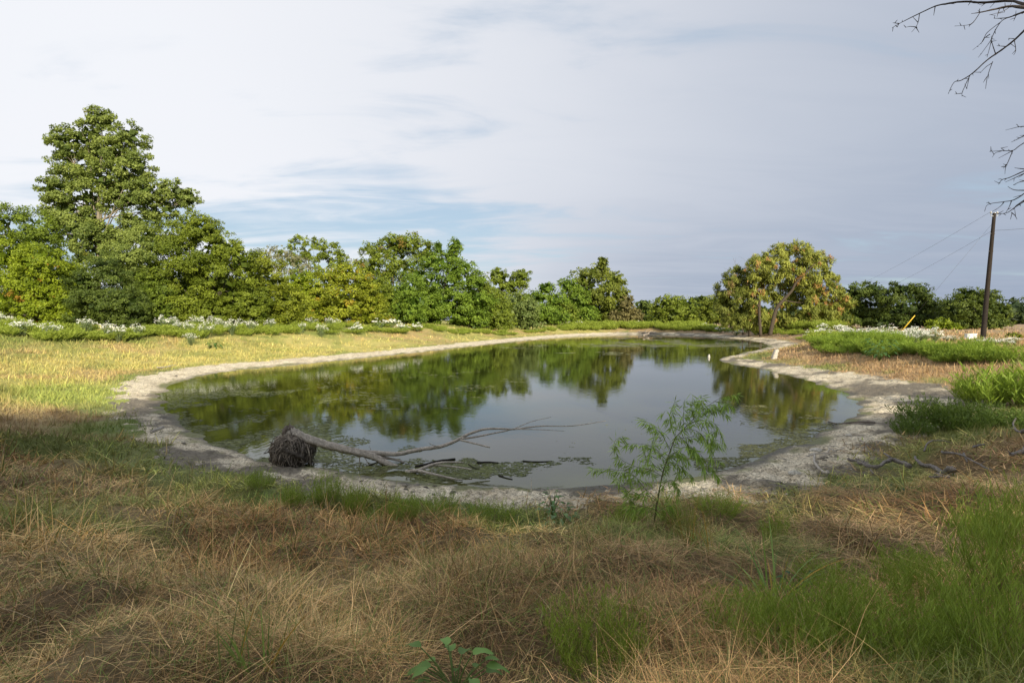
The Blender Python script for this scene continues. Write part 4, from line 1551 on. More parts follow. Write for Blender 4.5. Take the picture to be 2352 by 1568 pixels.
# the green swell of the right bank
rb = np.random.RandomState(404)
RB = []
for (u0, v0, u1, v1, n) in [(1880, 800, 2250, 828, 26), (1830, 775, 2080, 800, 26), (1560, 757, 1900, 768, 30), (2080, 805, 2330, 830, 12)]:
    for k in range(n):
        f = (k + rb.rand()) / n
        RB.append((u0 + (u1 - u0) * f, v0 + (v1 - v0) * f + rb.uniform(-9, 9) * (0.4 if v0 < 770 else 1), {1880: 'in the front row of the right bank swell', 1830: 'behind the spit with the pale stump', 1560: 'along the inlet under the willows', 2080: 'at the right end of the bank swell below the pole'}[u0]))
for (u, v, where) in RB:
    p = G(u, v)
    if bil(SD_G, p[:1], p[1:2])[0] < 2.5:
        continue
    plant('feathery_weed', 'feathery green weed ' + where, 'weed', (F_MID if p[1] < 45 else F_FAR)[rb.randint(3)], ('stems', 'leaves'), p[0], p[1], rb.uniform(0.9, 2.1), rb.uniform(0.55, 1.6), 'feathery weeds of the right bank swell')
# the green belt below the left thicket
def G_belt(u, v):
    p = G(u, v)
    ym = np.interp(u, [0, 250, 450, 600, 780, 900, 1010, 1100, 1190, 1250, 1310, 1400, 1480, 1560, 1700], [43, 42, 48, 50, 59, 66, 68, 72, 80, 94, 106, 114, 132, 135, 92]) * back(u)
    if p[1] > ym:
        k = ym - 3 * _wr.rand()
        p = np.array(((u - 1176) / FPX * k, k, 0))
    return p


def before(u):
    for lim, nm in ((165, 'the yellow green tree at the left edge'), (330, 'the small dark tree'), (560, 'the large dense olive tree'), (690, 'the rounded olive trees'), (860, 'the bright yellow green tree'), (1070, 'the vine covered tree'), (1240, 'the pale feathery bush')):
        if u < lim:
            return nm
    return 'the far big tree'


for k in range(100):
    u = 5 + 1400 * (k + rb.rand()) / 100
    v = 774 - 20 * (u / 1400) + rb.uniform(-16, 14) * (1 - 0.5 * u / 1400)
    p = G_belt(u, v)
    if bil(SD_G, p[:1], p[1:2])[0] < 6:
        continue
    plant('feathery_weed', 'feathery green weed in the grass belt before ' + before(u), 'weed', F_FAR[rb.randint(3)], ('stems', 'leaves'), p[0], p[1], rb.uniform(1.1, 2.2), rb.uniform(0.75, 1.3), 'feathery weeds of the left bank belt')

for k in range(90):
    f = (k + rb.rand()) / 90
    u = 1300 + 620 * f
    p = G_belt(u, 752 + rb.uniform(-4, 7))
    p = np.array((p[0], p[1], 0))
    if bil(SD_G, p[:1], p[1:2])[0] < 6:
        continue
    plant('feathery_weed', 'feathery green weed in the strip along the far shore before ' + ('the far big tree' if u < 1490 else 'the low olive trees' if u < 1660 else 'the willows'), 'weed', F_FAR[rb.randint(3)], ('stems', 'leaves'), p[0], p[1], rb.uniform(2.0, 3.4), rb.uniform(1.5, 2.4), 'feathery weeds of the far shore strip')
# white flowering weeds
WL = [(25, 230), (195, 272), (545, 280), (755, 245), (880, 222), (1030, 225), (1145, 228), (1260, 235), (1365, 242), (1480, 228), (1600, 200), (1725, 220), (1990, 200), (2150, 226), (1930, 262), (2050, 288), (1200, 285), (1320, 296), (685, 312), (1215, 338), (330, 303), (2280, 252),
      (150, 290), (1100, 245), (1420, 250), (1530, 250), (2100, 240)]
for k, (a, b) in enumerate(WL):
    u, v = 0.36 * a, 658.6 + 0.36 * b + 12
    p = G_belt(u, v)
    plant('white_flowering_weed', 'white flowering weed in the green belt before ' + before(u), 'wildflower', F_WHITE[k % 4], ('stems', 'leaves', 'flowers'), p[0], p[1], rb.uniform(0.9, 1.5), rb.uniform(1.1, 1.7), 'white flowering weeds on the left bank')
for k, (u, v) in enumerate([(872, 752), (900, 750), (925, 762), (957, 760), (815, 764), (1308, 746), (1330, 747), (1412, 747), (1440, 748), (1464, 745), (1470, 752), (1621, 746), (1655, 748), (1690, 748)]):
    p = G_belt(u, v + 3)
    plant('white_flowering_weed', 'white flowering weed on the far bank before ' + ('the vine covered tree' if u < 1000 else 'the far big tree' if u < 1490 else 'the small willow'), 'wildflower', F_WHITE_FAR[k % 3], ('stems', 'leaves', 'flowers'), p[0], p[1], rb.uniform(1.3, 2.0), rb.uniform(1.1, 1.6), 'white flowering weeds on the far bank')
for k in range(44):
    f = (k + rb.rand()) / 44
    u = 1862 + (2130 - 1862) * f + rb.uniform(-22, 22)
    v = 757 + 26 * max(0, f - 0.25) + rb.uniform(-4, 14)
    p = G(u, v + 6)
    if bil(SD_G, p[:1], p[1:2])[0] < 4:
        continue
    plant('white_flowering_weed', 'white flowering weed in the dense right bank drift, ' + ('willow end' if f < 0.33 else 'middle part' if f < 0.66 else 'guy wire end'), 'wildflower', (F_WHITE if p[1] < 45 else F_WHITE_FAR)[k % 3], ('stems', 'leaves', 'flowers'), p[0], p[1], rb.uniform(0.9, 1.5), rb.uniform(0.6, 1.35), 'white flowering weeds in the right bank drift')
for k, (u, v) in enumerate([(2290, 795), (2310, 797), (2330, 793), (2268, 792), (2175, 785), (2190, 787), (2250, 797)]):
    p = G(u, v)
    plant('white_flowering_weed', 'white flowering weed round the foot of the utility pole', 'wildflower', F_WHITE[k % 4], ('stems', 'leaves', 'flowers'), p[0], p[1], 0.8, 0.6, 'white flowering weeds by the pole')


# broad leaved weeds ---------------------------------------------------------------------
def broadleaf(label, u, v, n, size, hgt, seed, cat='weed', col=(0.09, 0.17, 0.055), loose=1.0, name='broadleaf_weed'):
    rs = np.random.RandomState(seed)
    p = G(u, v)
    b = np.array((p[0], p[1], hz(p[0], p[1])))
    t = thing(name, label, cat, b, None)
    st = MB()
    meshes = []
    for i in range(n):
        a = i * 2.4 + rs.rand()
        f = (i + 0.5) / n
        tip = np.array((math.cos(a) * loose * hgt * 0.5 * (0.3 + 0.7 * rs.rand()), math.sin(a) * loose * hgt * 0.5 * (0.3 + 0.7 * rs.rand()), hgt * (0.25 + 0.75 * f)))
        st.tube([(0, 0, -0.05), tip * (0.3, 0.3, 0.6), tip], [0.006, 0.005, 0.003], 5, 0, (0.15, 0.22, 0.06), 3, i)
        # leaf blade: ovate, folded along the midrib, wavy
        m = MB()
        out = np.array((math.cos(a), math.sin(a), -0.15 + 0.5 * (f - 0.3)))
        out /= np.linalg.norm(out)
        sd = np.cross(out, (0, 0, 1.0))
        sd /= np.linalg.norm(sd)
        up = np.cross(sd, out)
        L = size * (0.7 + 0.6 * rs.rand())
        rows = []
        ks = 7
        for k in range(ks):
            q = k / (ks - 1)
            wd = L * 0.27 * math.sin(math.pi * (0.06 + 0.94 * q) ** 0.75) ** 0.9
            c = tip + out * L * q - np.array((0, 0, 1)) * L * 0.35 * q * q
            wv = 0.04 * L * math.sin(q * 9 + i)
            rows.append([c - sd * wd + up * (wd * 0.35 + wv), c, c + sd * wd + up * (wd * 0.35 - wv)])
        V = np.array(rows).reshape(-1, 3)
        F = []
        for k in range(ks - 1):
            for j in range(2):
                F.append((k * 3 + j, k * 3 + j + 1, k * 3 + j + 4, k * 3 + j + 3))
        m.add(V, F, None, np.array(col) * rs.uniform(0.75, 1.35))
        o = m.build('leaf', M_WEED, t, True)
    st.build('stems', M_WEED, t, True)
    return t


broadleaf('broad leaved grey green weed at the bottom edge of the picture', 1045, 1615, 28, 0.10, 0.33, 61, col=(0.17, 0.29, 0.075), loose=1.3)
broadleaf('leafy vine like weed on the near bank left of the sapling', 1290, 1235, 44, 0.10, 0.5, 62, col=(0.15, 0.24, 0.10), loose=1.2)
broadleaf('tall leafy shoot rising left of the sapling by the mud', 1270, 1190, 20, 0.085, 0.5, 63, col=(0.11, 0.22, 0.07), loose=0.5)
broadleaf('single big leaved plant low on the lit left bank', 492, 800, 14, 0.45, 0.45, 64, col=(0.09, 0.20, 0.04), loose=1.6)
broadleaf('leafy dark weed below the strap leaved clump', 1830, 1335, 14, 0.07, 0.25, 65, col=(0.06, 0.12, 0.045))
broadleaf('big leafy bush on the right bank in front of the white drift', 2020, 828, 60, 0.30, 1.3, 66, col=(0.075, 0.16, 0.045), loose=1.5)
broadleaf('big leafy bush at the inlet end of the far shore', 1695, 768, 70, 0.55, 2.0, 67, col=(0.08, 0.16, 0.05), loose=2.4)
broadleaf('small leafy weed before the forked dead branch', 2075, 1140, 18, 0.06, 0.22, 68, col=(0.06, 0.11, 0.04), loose=1.6)


def straps(label, u, v, n, L, W, seed, col, group=None, lean=0.8, droop=1.5, name='strap_leaf_clump'):
    rs = np.random.RandomState(seed)
    p = G(u, v)
    b = np.array((p[0], p[1], hz(p[0], p[1])))
    t = thing(name, label, 'plant', b, group, 0)
    for i in range(n):
        mb = MB()
        a = rs.rand() * 6.283
        d = np.array([[math.cos(a) * lean * rs.rand(), math.sin(a) * lean * rs.rand(), 1.0]])
        c = np.array(col) * rs.uniform(0.7, 1.3)
        tip = c
        if rs.rand() < 0.18:
            c = np.array((0.42, 0.30, 0.06))
            tip = np.array((0.50, 0.28, 0.06))
        mb.blades(np.array([[math.cos(a) * 0.05, math.sin(a) * 0.05, -0.02]]), d, np.array([L * rs.uniform(0.6, 1.15)]), np.array([W]), np.array([droop * rs.uniform(0.4, 1.2)]), c, 8, tip, seed * 50 + i)
        mb.build('blade', M_WEED, t, True)
    return t


straps('arching strap leaved clump with yellowing tips in the right foreground', 1775, 1350, 70, 0.85, 0.019, 71, (0.22, 0.33, 0.09), lean=1.5, droop=1.5)
straps('sheaf of long green grass blades right of the dark hollow tussock', 1640, 1300, 34, 0.62, 0.010, 72, (0.24, 0.32, 0.10))
straps('upright wide grass blades at the bottom left edge', 590, 1590, 16, 0.42, 0.013, 73, (0.22, 0.32, 0.09), lean=0.5, droop=0.6)
straps('second tuft of wide blades left at the bottom edge', 520, 1600, 8, 0.40, 0.012, 74, (0.20, 0.24, 0.09), lean=0.5, droop=0.9)
straps('rounded grass tussock with a dark hollow beside the sapling', 1585, 1275, 150, 0.62, 0.0045, 75, (0.25, 0.22, 0.07), lean=0.7, droop=1.2, name='grass_tussock')
# ------------------------------------------------------------------ fallen tree in the shallows
GREYW = (0.52, 0.465, 0.395)


def z6(x, y):
    return 517.4 + 0.38 * x, 893.8 + 0.38 * y


def fallen_tree():
    Y0 = 12.45
    b = P(669, 1062, Y0)
    b[2] = 0.0
    t = thing('fallen_tree', 'weathered grey fallen tree lying from its root ball into the pond', 'fallen tree', b)

    def path(pts, dy=0.0, y1=None):
        W = []
        for i, (x, y) in enumerate(pts):
            u, v = z6(x, y)
            W.append(P(u, v, Y0 + dy + (0 if y1 is None else (y1 - dy) * i / (len(pts) - 1))))
        return W

    def part(name, pts, r0, r1, sides=10, dy=0.0, y1=None, rough=0.2, seed=0, zs=None):
        mb = MB()
        W = path(pts, dy, y1) if zs is None else [Pz(*z6(x, y), z) for (x, y), z in zip(pts, zs)]
        rr = np.linspace(r0, r1, len(W))
        mb.tube(W, rr, sides, rough, GREYW, 8, seed, colj=0.4)
        return mb.build(name, M_DEAD, t, True, b)
    trunk = part('trunk', [(365, 262), (420, 262), (480, 292), (600, 330), (720, 360), (850, 390), (920, 417), (990, 452), (1045, 476), (1090, 500)], 0.112, 0.055, 14, 0.0, 0.0, 0.28, 1)
    part('limb', [(830, 378), (950, 387), (1050, 389), (1180, 362), (1300, 345), (1390, 312), (1470, 270), (1570, 240), (1680, 238), (1750, 240), (1900, 222), (2100, 220), (2300, 190)], 0.058, 0.006, 10, 0.03, 0.7, 0.2, 2)
    part('branch', [(1430, 298), (1500, 290), (1600, 270), (1700, 250), (1760, 232), (1850, 195), (1970, 168)], 0.024, 0.004, 7, 0.3, 0.9, 0.2, 3)
    part('branch', [(1740, 240), (1800, 241), (1900, 243), (2050, 252)], 0.016, 0.005, 6, 0.45, 0.6, 0.2, 4)
    part('branch', [(1420, 305), (1500, 325), (1600, 350)], 0.024, 0.016, 7, 0.25, 0.1, 0.2, 5)
    part('branch', [(900, 405), (970, 412), (1050, 430), (1105, 452)], 0.035, 0.02, 8, 0.05, 0.3, 0.2, 6)
    part('branch', [(1090, 500), (1160, 490), (1250, 455), (1330, 440), (1440, 442)], 0.045, 0.014, 8, 0.0, 0.25, 0.25, 7, (-0.02, 0.06, 0.16, 0.20, 0.16))
    part('branch', [(1240, 465), (1300, 460), (1400, 470), (1490, 484)], 0.028, 0.014, 7, 0.05, 0.0, 0.25, 8, (0.10, 0.12, 0.12, 0.10))
    part('branch', [(1120, 495), (1165, 492), (1250, 510), (1380, 540), (1435, 546)], 0.044, 0.012, 8, 0.0, -0.15, 0.25, 9, (0.02, 0.08, 0.10, 0.05, 0.02))
    part('branch', [(812, 392), (812, 430), (814, 478)], 0.014, 0.01, 6, -0.02, -0.05, 0.2, 10)
    part('branch', [(838, 408), (860, 440), (868, 470)], 0.010, 0.007, 6, -0.02, -0.05, 0.2, 11)
    part('twig', [(1280, 345), (1240, 330), (1235, 322)], 0.010, 0.004, 5, 0.2, 0.1, 0.2, 12)
    part('twig', [(1440, 442), (1470, 470), (1450, 545)], 0.010, 0.008, 5, 0.25, 0.0, 0.2, 13)
    part('twig', [(880, 365), (866, 335)], 0.006, 0.003, 5, 0.0, 0.0, 0.2, 14)
    # root ball: a lumpy clod of earth ...
    rs = np.random.RandomState(80)
    u, v = z6(405, 374)
    c = P(u, v, Y0 + 0.05)
    rx, ry, rz = 0.43, 0.38, 0.36
    mb = MB()
    nu, nv = 40, 26
    V = []
    for i in range(nv):
        ph = -math.pi / 2 + math.pi * i / (nv - 1)
        for j in range(nu):
            th = 2 * math.pi * j / nu
            V.append((math.cos(ph) * math.cos(th), math.cos(ph) * math.sin(th), math.sin(ph)))
    V = np.array(V)
    lum = 1 + 0.20 * fbm(V[:, 0] * 2.2 + V[:, 2] * 3.1, V[:, 1] * 2.2 + V[:, 2], 3) + 0.05 * fbm(V[:, 0] * 9 + 4, V[:, 1] * 9 + V[:, 2] * 9, 2)
    V = V * lum[:, None]
    V[:, 2] = np.where(V[:, 2] > 0.35, 0.35 + (V[:, 2] - 0.35) * 0.75, V[:, 2])
    V = c + V * np.array((rx, ry, rz))
    F = []
    for i in range(nv - 1):
        for j in range(nu):
            F.append((i * nu + j, i * nu + (j + 1) % nu, (i + 1) * nu + (j + 1) % nu, (i + 1) * nu + j))
    mb.add(V, F, None, np.array((0.115, 0.098, 0.08)) * (0.7 + 0.6 * rs.rand(len(V), 1)))
    ball = mb.build('root_ball', M_DEAD, t, True, b)
    # ... hung with hundreds of stringy roots that leave the foot of the trunk
    mb = MB()
    top = P(*z6(400, 262), Y0)
    for i in range(340):
        a = rs.rand() * 6.283
        ph = rs.uniform(-0.75, 0.9)
        d = np.array((math.cos(a) * math.cos(ph), math.sin(a) * math.cos(ph), math.sin(ph)))
        e = c + d * np.array((rx, ry, rz)) * rs.uniform(1.0, 1.22)
        fx = rs.rand()
        s = P(*z6(372 + 120 * fx, 262 + 40 * fx + rs.normal() * 6), Y0) + np.array((0, rs.uniform(-0.12, 0.12), 0))
        s = s * 0.75 + e * 0.25 if rs.rand() < 0.55 else s
        m1 = s * 0.6 + e * 0.4
        dd = (m1 - c) / np.array((rx, ry, rz))
        m1 = c + dd / max(np.linalg.norm(dd), 1e-3) * np.array((rx, ry, rz)) * rs.uniform(1.02, 1.14)
        e2 = e + np.array((rs.normal() * 0.07, rs.normal() * 0.07, -rs.uniform(0.03, 0.25)))
        dd = (e2 - c) / np.array((rx, ry, rz))
        q = np.linalg.norm(dd)
        if q < 1.02:
            e2 = c + dd / q * np.array((rx, ry, rz)) * rs.uniform(1.02, 1.10)
        e2[2] = max(e2[2], 0.01)
        r = rs.uniform(0.004, 0.016)
        mb.tube([s, m1, e, e2], [r * 1.3, r, r * 0.8, r * 0.35], 4, 0.2, np.array((0.33, 0.28, 0.225)) * rs.uniform(0.35, 1.5), 3, i)
    for i in range(26):
        a = rs.rand() * 6.283
        ph = rs.uniform(-0.5, 1.1)
        d = np.array((math.cos(a) * math.cos(ph), math.sin(a) * math.cos(ph), math.sin(ph)))
        s = c + d * np.array((rx, ry, rz)) * 0.8
        e = s + d * rs.uniform(0.12, 0.30) + rs.normal(size=3) * 0.06
        e[2] = max(e[2], 0.02)
        r = rs.uniform(0.010, 0.028)
        mb.tube([s, s * 0.5 + e * 0.5 + rs.normal(size=3) * 0.03, e], [r, r * 0.8, r * 0.35], 6, 0.4, np.array((0.25, 0.215, 0.175)) * rs.uniform(0.5, 1.3), 3, i)
    o = mb.build('root_strands', M_DEAD, ball, True, b)
    o['kind'] = 'stuff'
    mb = MB()
    mb.tube([P(*z6(372, 300), Y0 - 0.02), P(*z6(362, 262), Y0 - 0.03), P(*z6(380, 232), Y0 - 0.02), P(*z6(412, 238), Y0)], [0.05, 0.075, 0.07, 0.05], 9, 0.4, (0.20, 0.165, 0.135), 5, 4)
    mb.build('root_stub', M_DEAD, t, True, b)


fallen_tree()


def sticks(name, label, cat, strokes, conv, r, col, mat=None, lift=0.6, group=None, mode='ground', zbase=0.0, seed=0):
    """a dead branch lying on the ground; strokes in zoomed-photo points"""
    t = None
    b = None
    for i, st in enumerate(strokes):
        pts, r0, r1 = st[0], st[1], st[2]
        W = []
        for (x, y) in pts:
            u, v = conv(x, y)
            q = G(u, v) if mode == 'ground' else Pz(u, v, zbase)
            q = q.copy()
            if mode == 'ground':
                q[2] = hz(q[0], q[1]) + r0 * lift + (st[3] if len(st) > 3 else 0.05) + (0.07 if cat == 'branch' else 0.03)
            W.append(q)
        if t is None:
            b = W[0].copy()
            t = thing(name, label, cat, b, group)
        mb = MB()
        rj = np.random.RandomState(seed + 5 * i)
        W = catmull(np.array(W), 3) if len(W) > 2 else np.array(W)
        W = W + rj.normal(size=W.shape) * r0 * 0.28
        mb.tube(W, np.linspace(r0, r1, len(W)) * (0.8 + 0.4 * rj.rand(len(W))), 8, 0.35, col, 3, seed + i, colj=0.4)
        for q in range(len(W) // 3 if r0 > 0.013 else 0):
            a = W[rj.randint(len(W))]
            mb.tube([a, a + rj.normal(size=3) * r0 * 1.5 + (0, 0, r0)], [r0 * 0.5, r0 * 0.2], 5, 0.3, col, 1, q, smooth=False)
        mb.build('stem' if i == 0 else 'branch', mat or M_DEAD, t, True, b)
    return t


def z8(x, y):
    return 1740.5 + 0.3 * x, 799.7 + 0.3 * y


PALEW = (0.55, 0.50, 0.43)
SLATE = (0.25, 0.225, 0.205)
sticks('dead_branch', 'crooked grey dead branch on the grass of the right bank', 'branch',
       [([(685, 915), (780, 935), (850, 960), (920, 968), (970, 940), (1030, 920), (1100, 930), (1165, 952)], 0.026, 0.04, 0.10), ([(750, 910), (830, 948), (860, 962)], 0.014, 0.02, 0.12), ([(960, 893), (1012, 918)], 0.012, 0.018, 0.16), ([(860, 965), (880, 1000)], 0.016, 0.010, 0.05)], z8, 0.03, SLATE, seed=1)
sticks('dead_branch', 'forked grey dead branch with a broken burl at its right end', 'branch',
       [([(1200, 888), (1250, 930), (1340, 950), (1420, 1000), (1470, 1050), (1505, 1062)], 0.024, 0.055, 0.12), ([(1330, 1000), (1365, 1040), (1405, 1078)], 0.014, 0.022, 0.06), ([(1310, 1070), (1400, 1080), (1470, 1075)], 0.018, 0.03, 0.04), ([(1450, 1030), (1480, 1000), (1500, 1010)], 0.04, 0.02, 0.06)], z8, 0.03, SLATE, seed=11)
sticks('dead_branch', 'long straight dead stick right of the forked branch', 'branch', [([(1405, 868), (1500, 895), (1590, 918), (1700, 935), (1800, 960)], 0.022, 0.012, 0.12), ([(1570, 900), (1600, 935)], 0.02, 0.01, 0.1)], z8, 0.02, SLATE, seed=21)
sticks('dead_branch', 'thin dead stick half buried in straw above the forked branch', 'branch', [([(1270, 852), (1310, 830), (1400, 815), (1465, 810)], 0.016, 0.012, 0.10)], z8, 0.02, SLATE, seed=31)
sticks('dead_branch', 'short dead stick leaning above the long straight one', 'branch', [([(1645, 865), (1700, 828), (1735, 812)], 0.02, 0.014, 0.10)], z8, 0.02, SLATE, seed=41)
sticks('dead_branch', 'dark bent stick standing at the right edge below the mound', 'branch', [([(2040, 745), (2000, 700), (1955, 645), (1980, 600)], 0.035, 0.018, 0.16)], z8, 0.02, SLATE, seed=51)
sticks('dead_branch', 'dark limb stub at the right edge among straw', 'branch', [([(1940, 862), (2000, 830), (2060, 810)], 0.03, 0.05, 0.08)], z8, 0.02, SLATE, seed=55)
sticks('driftwood_stick', 'bleached curved stick on the green grass by the right mud shore', 'driftwood', [([(430, 835), (435, 900), (460, 950), (500, 980), (535, 1002)], 0.022, 0.035, 0.05)], z8, 0.02, PALEW, seed=61)
sticks('driftwood_stick', 'bleached thin stick crossing above the curved one', 'driftwood', [([(375, 872), (440, 842), (530, 812), (548, 798)], 0.012, 0.016, 0.07)], z8, 0.02, PALEW, seed=62)
sticks('driftwood_stick', 'short bleached stick right of the curved one', 'driftwood', [([(480, 872), (555, 850)], 0.014, 0.012, 0.06)], z8, 0.02, PALEW, seed=63)
sticks('driftwood_stick', 'forked bleached stick at the edge of the green grass', 'driftwood', [([(555, 805), (605, 832), (658, 798)], 0.018, 0.010, 0.07), ([(530, 782), (600, 762)], 0.014, 0.012, 0.07), ([(605, 832), (560, 840)], 0.01, 0.008, 0.05)], z8, 0.02, PALEW, seed=64)
sticks('driftwood_stick', 'dark drift stick lying along the right mud shore', 'driftwood', [([(540, 568), (605, 595), (700, 592), (800, 585), (900, 580)], 0.016, 0.022, 0.03), ([(600, 595), (570, 610)], 0.012, 0.008, 0.03)], z8, 0.02, (0.16, 0.13, 0.11), seed=65)
sticks('driftwood_stick', 'small pale stick on the green grass above the straw mound', 'driftwood', [([(330, 1125), (395, 1150)], 0.010, 0.008, 0.06)], z8, 0.02, PALEW, seed=66)


def zl(x, y):
    return 0.36 * x, 658.6 + 0.36 * y


sticks('driftwood_stick', 'pale chunky stick on the left mud shore by the grass', 'driftwood', [([(968, 943), (1040, 928)], 0.045, 0.04, 0.04)], zl, 0.04, PALEW, seed=71)
sticks('driftwood_stick', 'pale splinter on the left shore behind the chunky stick', 'driftwood', [([(765, 655), (810, 637)], 0.04, 0.02, 0.05)], zl, 0.04, PALEW, seed=72)
sticks('driftwood_stick', 'long bleached stick on the sunlit left mud shore', 'driftwood', [([(1000, 528), (1060, 520), (1125, 508)], 0.05, 0.03, 0.04)], zl, 0.04, PALEW, seed=73)
sticks('stake', 'thin upright white stake at the near water edge', 'stake', [([(1848, 640), (1848, 632)], 0.008, 0.008)], lambda x, y: z6(x, y), 0.01, (0.7, 0.68, 0.6), seed=74)
_o = [o for o in COL.objects if o.name.startswith('stake')][0]
COL.objects.unlink(_o.children[0])
mb = MB()
mb.tube([(0, 0, -0.1), (0.006, 0, 0.1), (0.0, 0, 0.22)], [0.009, 0.008, 0.006], 6, 0.1, (0.66, 0.62, 0.54))
mb.build('shaft', M_DEAD, _o, True)


# dark drowned branches near the fallen tree
def wet_stick(label, pts, r, seed):
    W = [Pz(*z6(x, y), 0.0) for x, y in pts]
    for q in W:
        q[2] = r * 0.3
    t = thing('drowned_branch', label, 'branch', W[0], 'drowned branches')
    mb = MB()
    mb.tube(W, np.linspace(r, r * 0.6, len(W)), 7, 0.4, (0.03, 0.026, 0.02), 4, seed)
    mb.build('stem', M_DEAD, t, True, W[0])


wet_stick('longest black drowned branch right of the fallen trunk foot', [(1150, 472), (1230, 455), (1290, 438), (1390, 424)], 0.035, 1)
wet_stick('black drowned branch floating left of the near sapling', [(1520, 448), (1580, 445), (1650, 448)], 0.03, 2)
wet_stick('faint long drowned branch far right of the fallen tree', [(1800, 436), (1880, 440), (1975, 436)], 0.018, 3)
wet_stick('short drowned twig nearest the mud right of the fallen tree', [(1655, 522), (1690, 535), (1735, 545)], 0.018, 4)
wet_stick('crooked drowned twig under the broken branch tips', [(1470, 455), (1500, 475), (1535, 482)], 0.016, 5)
wet_stick('drowned stick below the broken branch tips', [(1335, 508), (1368, 514)], 0.014, 6)
wet_stick('drowned stick behind the trunk fork', [(870, 465), (900, 450), (925, 440)], 0.02, 7)


# ------------------------------------------------------------------ algae on the water
def algae():
    rs = np.random.RandomState(90)
    mb = MB()
    areas = [(385, 895, 760, 1062, 20000, 0.034, -0.08, (0.125, 0.14, 0.045), 2.2), (740, 1000, 1130, 1108, 7000, 0.036, 0.12, (0.11, 0.12, 0.038), 1.6), (1000, 1050, 1480, 1114, 6000, 0.034, 0.14, (0.085, 0.10, 0.03), 1.6),
             (1700, 930, 1965, 1050, 9000, 0.036, 0.12, (0.16, 0.155, 0.055), 2.0), (1480, 1050, 1720, 1102, 2500, 0.036, 0.10, (0.10, 0.105, 0.034), 1.6),
             (1380, 772, 1765, 797, 3600, 0.20, -0.02, (0.12, 0.12, 0.055), 4.0), (1150, 785, 1480, 815, 1200, 0.13, 0.34, (0.20, 0.21, 0.10), 4.0), (420, 850, 1200, 940, 3500, 0.045, 0.30, (0.13, 0.14, 0.05), 3.2), (700, 930, 1900, 1060, 700, 0.02, 0.30, (0.20, 0.21, 0.09), 1.5)]
    for (u0, v0, u1, v1, n, sz, thr, col, asp) in areas:
        u = u0 + (u1 - u0) * rs.rand(n)
        v = v0 + (v1 - v0) * rs.rand(n)
        b = (784 - v) / FPX
        dz = b * CP - SP
        t = -CAM_Z / dz
        x, y = t * (u - 1176) / FPX, t * (CP + b * SP)
        s = shore_d(x, y)
        nn = fbm(x * 0.8 / (1 + y / 60) + 5, y * 0.8 / (1 + y / 60) - 2, 4, 0.6)
        near = np.exp(np.minimum(s, 0) / 1.2)
        k = (s < 0.05) & (nn + 0.45 * near > thr + 0.25 * rs.rand(n))
        x, y = x[k], y[k]
        q = len(x)
        if q == 0:
            continue
        m = 6
        a = np.linspace(0, 6.283, m, endpoint=False)[None, :] + rs.rand(q, 1) * 6 + rs.normal(size=(q, m)) * 0.25
        rr = sz * (0.2 + 0.8 * rs.rand(q, 1) ** 2) * (0.25 + 1.1 * rs.rand(q, m))
        ex = asp * (0.8 + 1.4 * rs.rand(q, 1))
        rim = np.stack([x[:, None] + rr * np.cos(a) * ex, y[:, None] + rr * np.sin(a), np.full((q, m), 0.002)], 2)
        cen = np.stack([x, y, 0.004 + 0.010 * rs.rand(q)], 1)[:, None, :]
        V = np.concatenate([rim, cen], 1).reshape(-1, 3)
        j = np.arange(m)
        F3 = (np.arange(q)[:, None, None] * (m + 1) + np.stack([j, (j + 1) % m, np.full(m, m)], 1)[None]).reshape(-1, 3)
        cc = np.array(col) * (0.45 + 0.9 * rs.rand(q, 1)) * (0.7 + 0.6 * sstep((nn[k] + 0.3) / 0.9))[:, None]
        mb.add(V, None, F3, np.repeat(cc, m + 1, axis=0))
    o = mb.build('pond_algae', M_ALGAE)
    tag(o, 'green and yellowish algae scum floating in patches along the pond edge', 'algae', kind='stuff')


M_ALGAE = mat_leaf('algae_scum', 0.0, 0.3, 0.6)
algae()

# ------------------------------------------------------------------ stump, posts, far driftwood
def z4(x, y):
    return 1599 + 0.32 * x, 489 + 0.32 * y


def z3(x, y):
    return 1082 + 0.26 * x, 517 + 0.26 * y


p = G(1778, 824)
b = np.array((p[0], p[1], hz(p[0], p[1])))
t = thing('stump', 'pale weathered stump leaning on the spit of the right shore', 'stump', b)
mb = MB()
k = b[1] / FPX
mb.tube([b + (0, 0, -0.2), b + (0.05, 0, 9 * k), b + (0.14, 0, 17 * k), b + (0.20, 0, 22 * k)], [8 * k, 6.4 * k, 6 * k, 5.0 * k], 11, 0.35, (0.60, 0.56, 0.50), 6, 3, colj=0.2)
mb.build('bole', M_DEAD, t, True, b)
mb = MB()
mb.tube([b + (0.15, 0, 15 * k), b + (0.30, 0.05, 23 * k)], [3 * k, 1.2 * k], 7, 0.3, (0.55, 0.52, 0.46), 3, 4, smooth=False)
mb.build('splinter', M_DEAD, t, True, b)
p = Pz(1628, 821, 0.0)
t = thing('snag', 'small whitish snag poking from the water off the spit', 'snag', p)
mb = MB()
mb.tube([p - (0, 0, 0.2), p + (0, 0, 0.12), p + (0.05, 0, 0.28)], [0.10, 0.09, 0.03], 9, 0.4, (0.60, 0.57, 0.50), 4, 1)
mb.build('stem', M_DEAD, t, True, p)
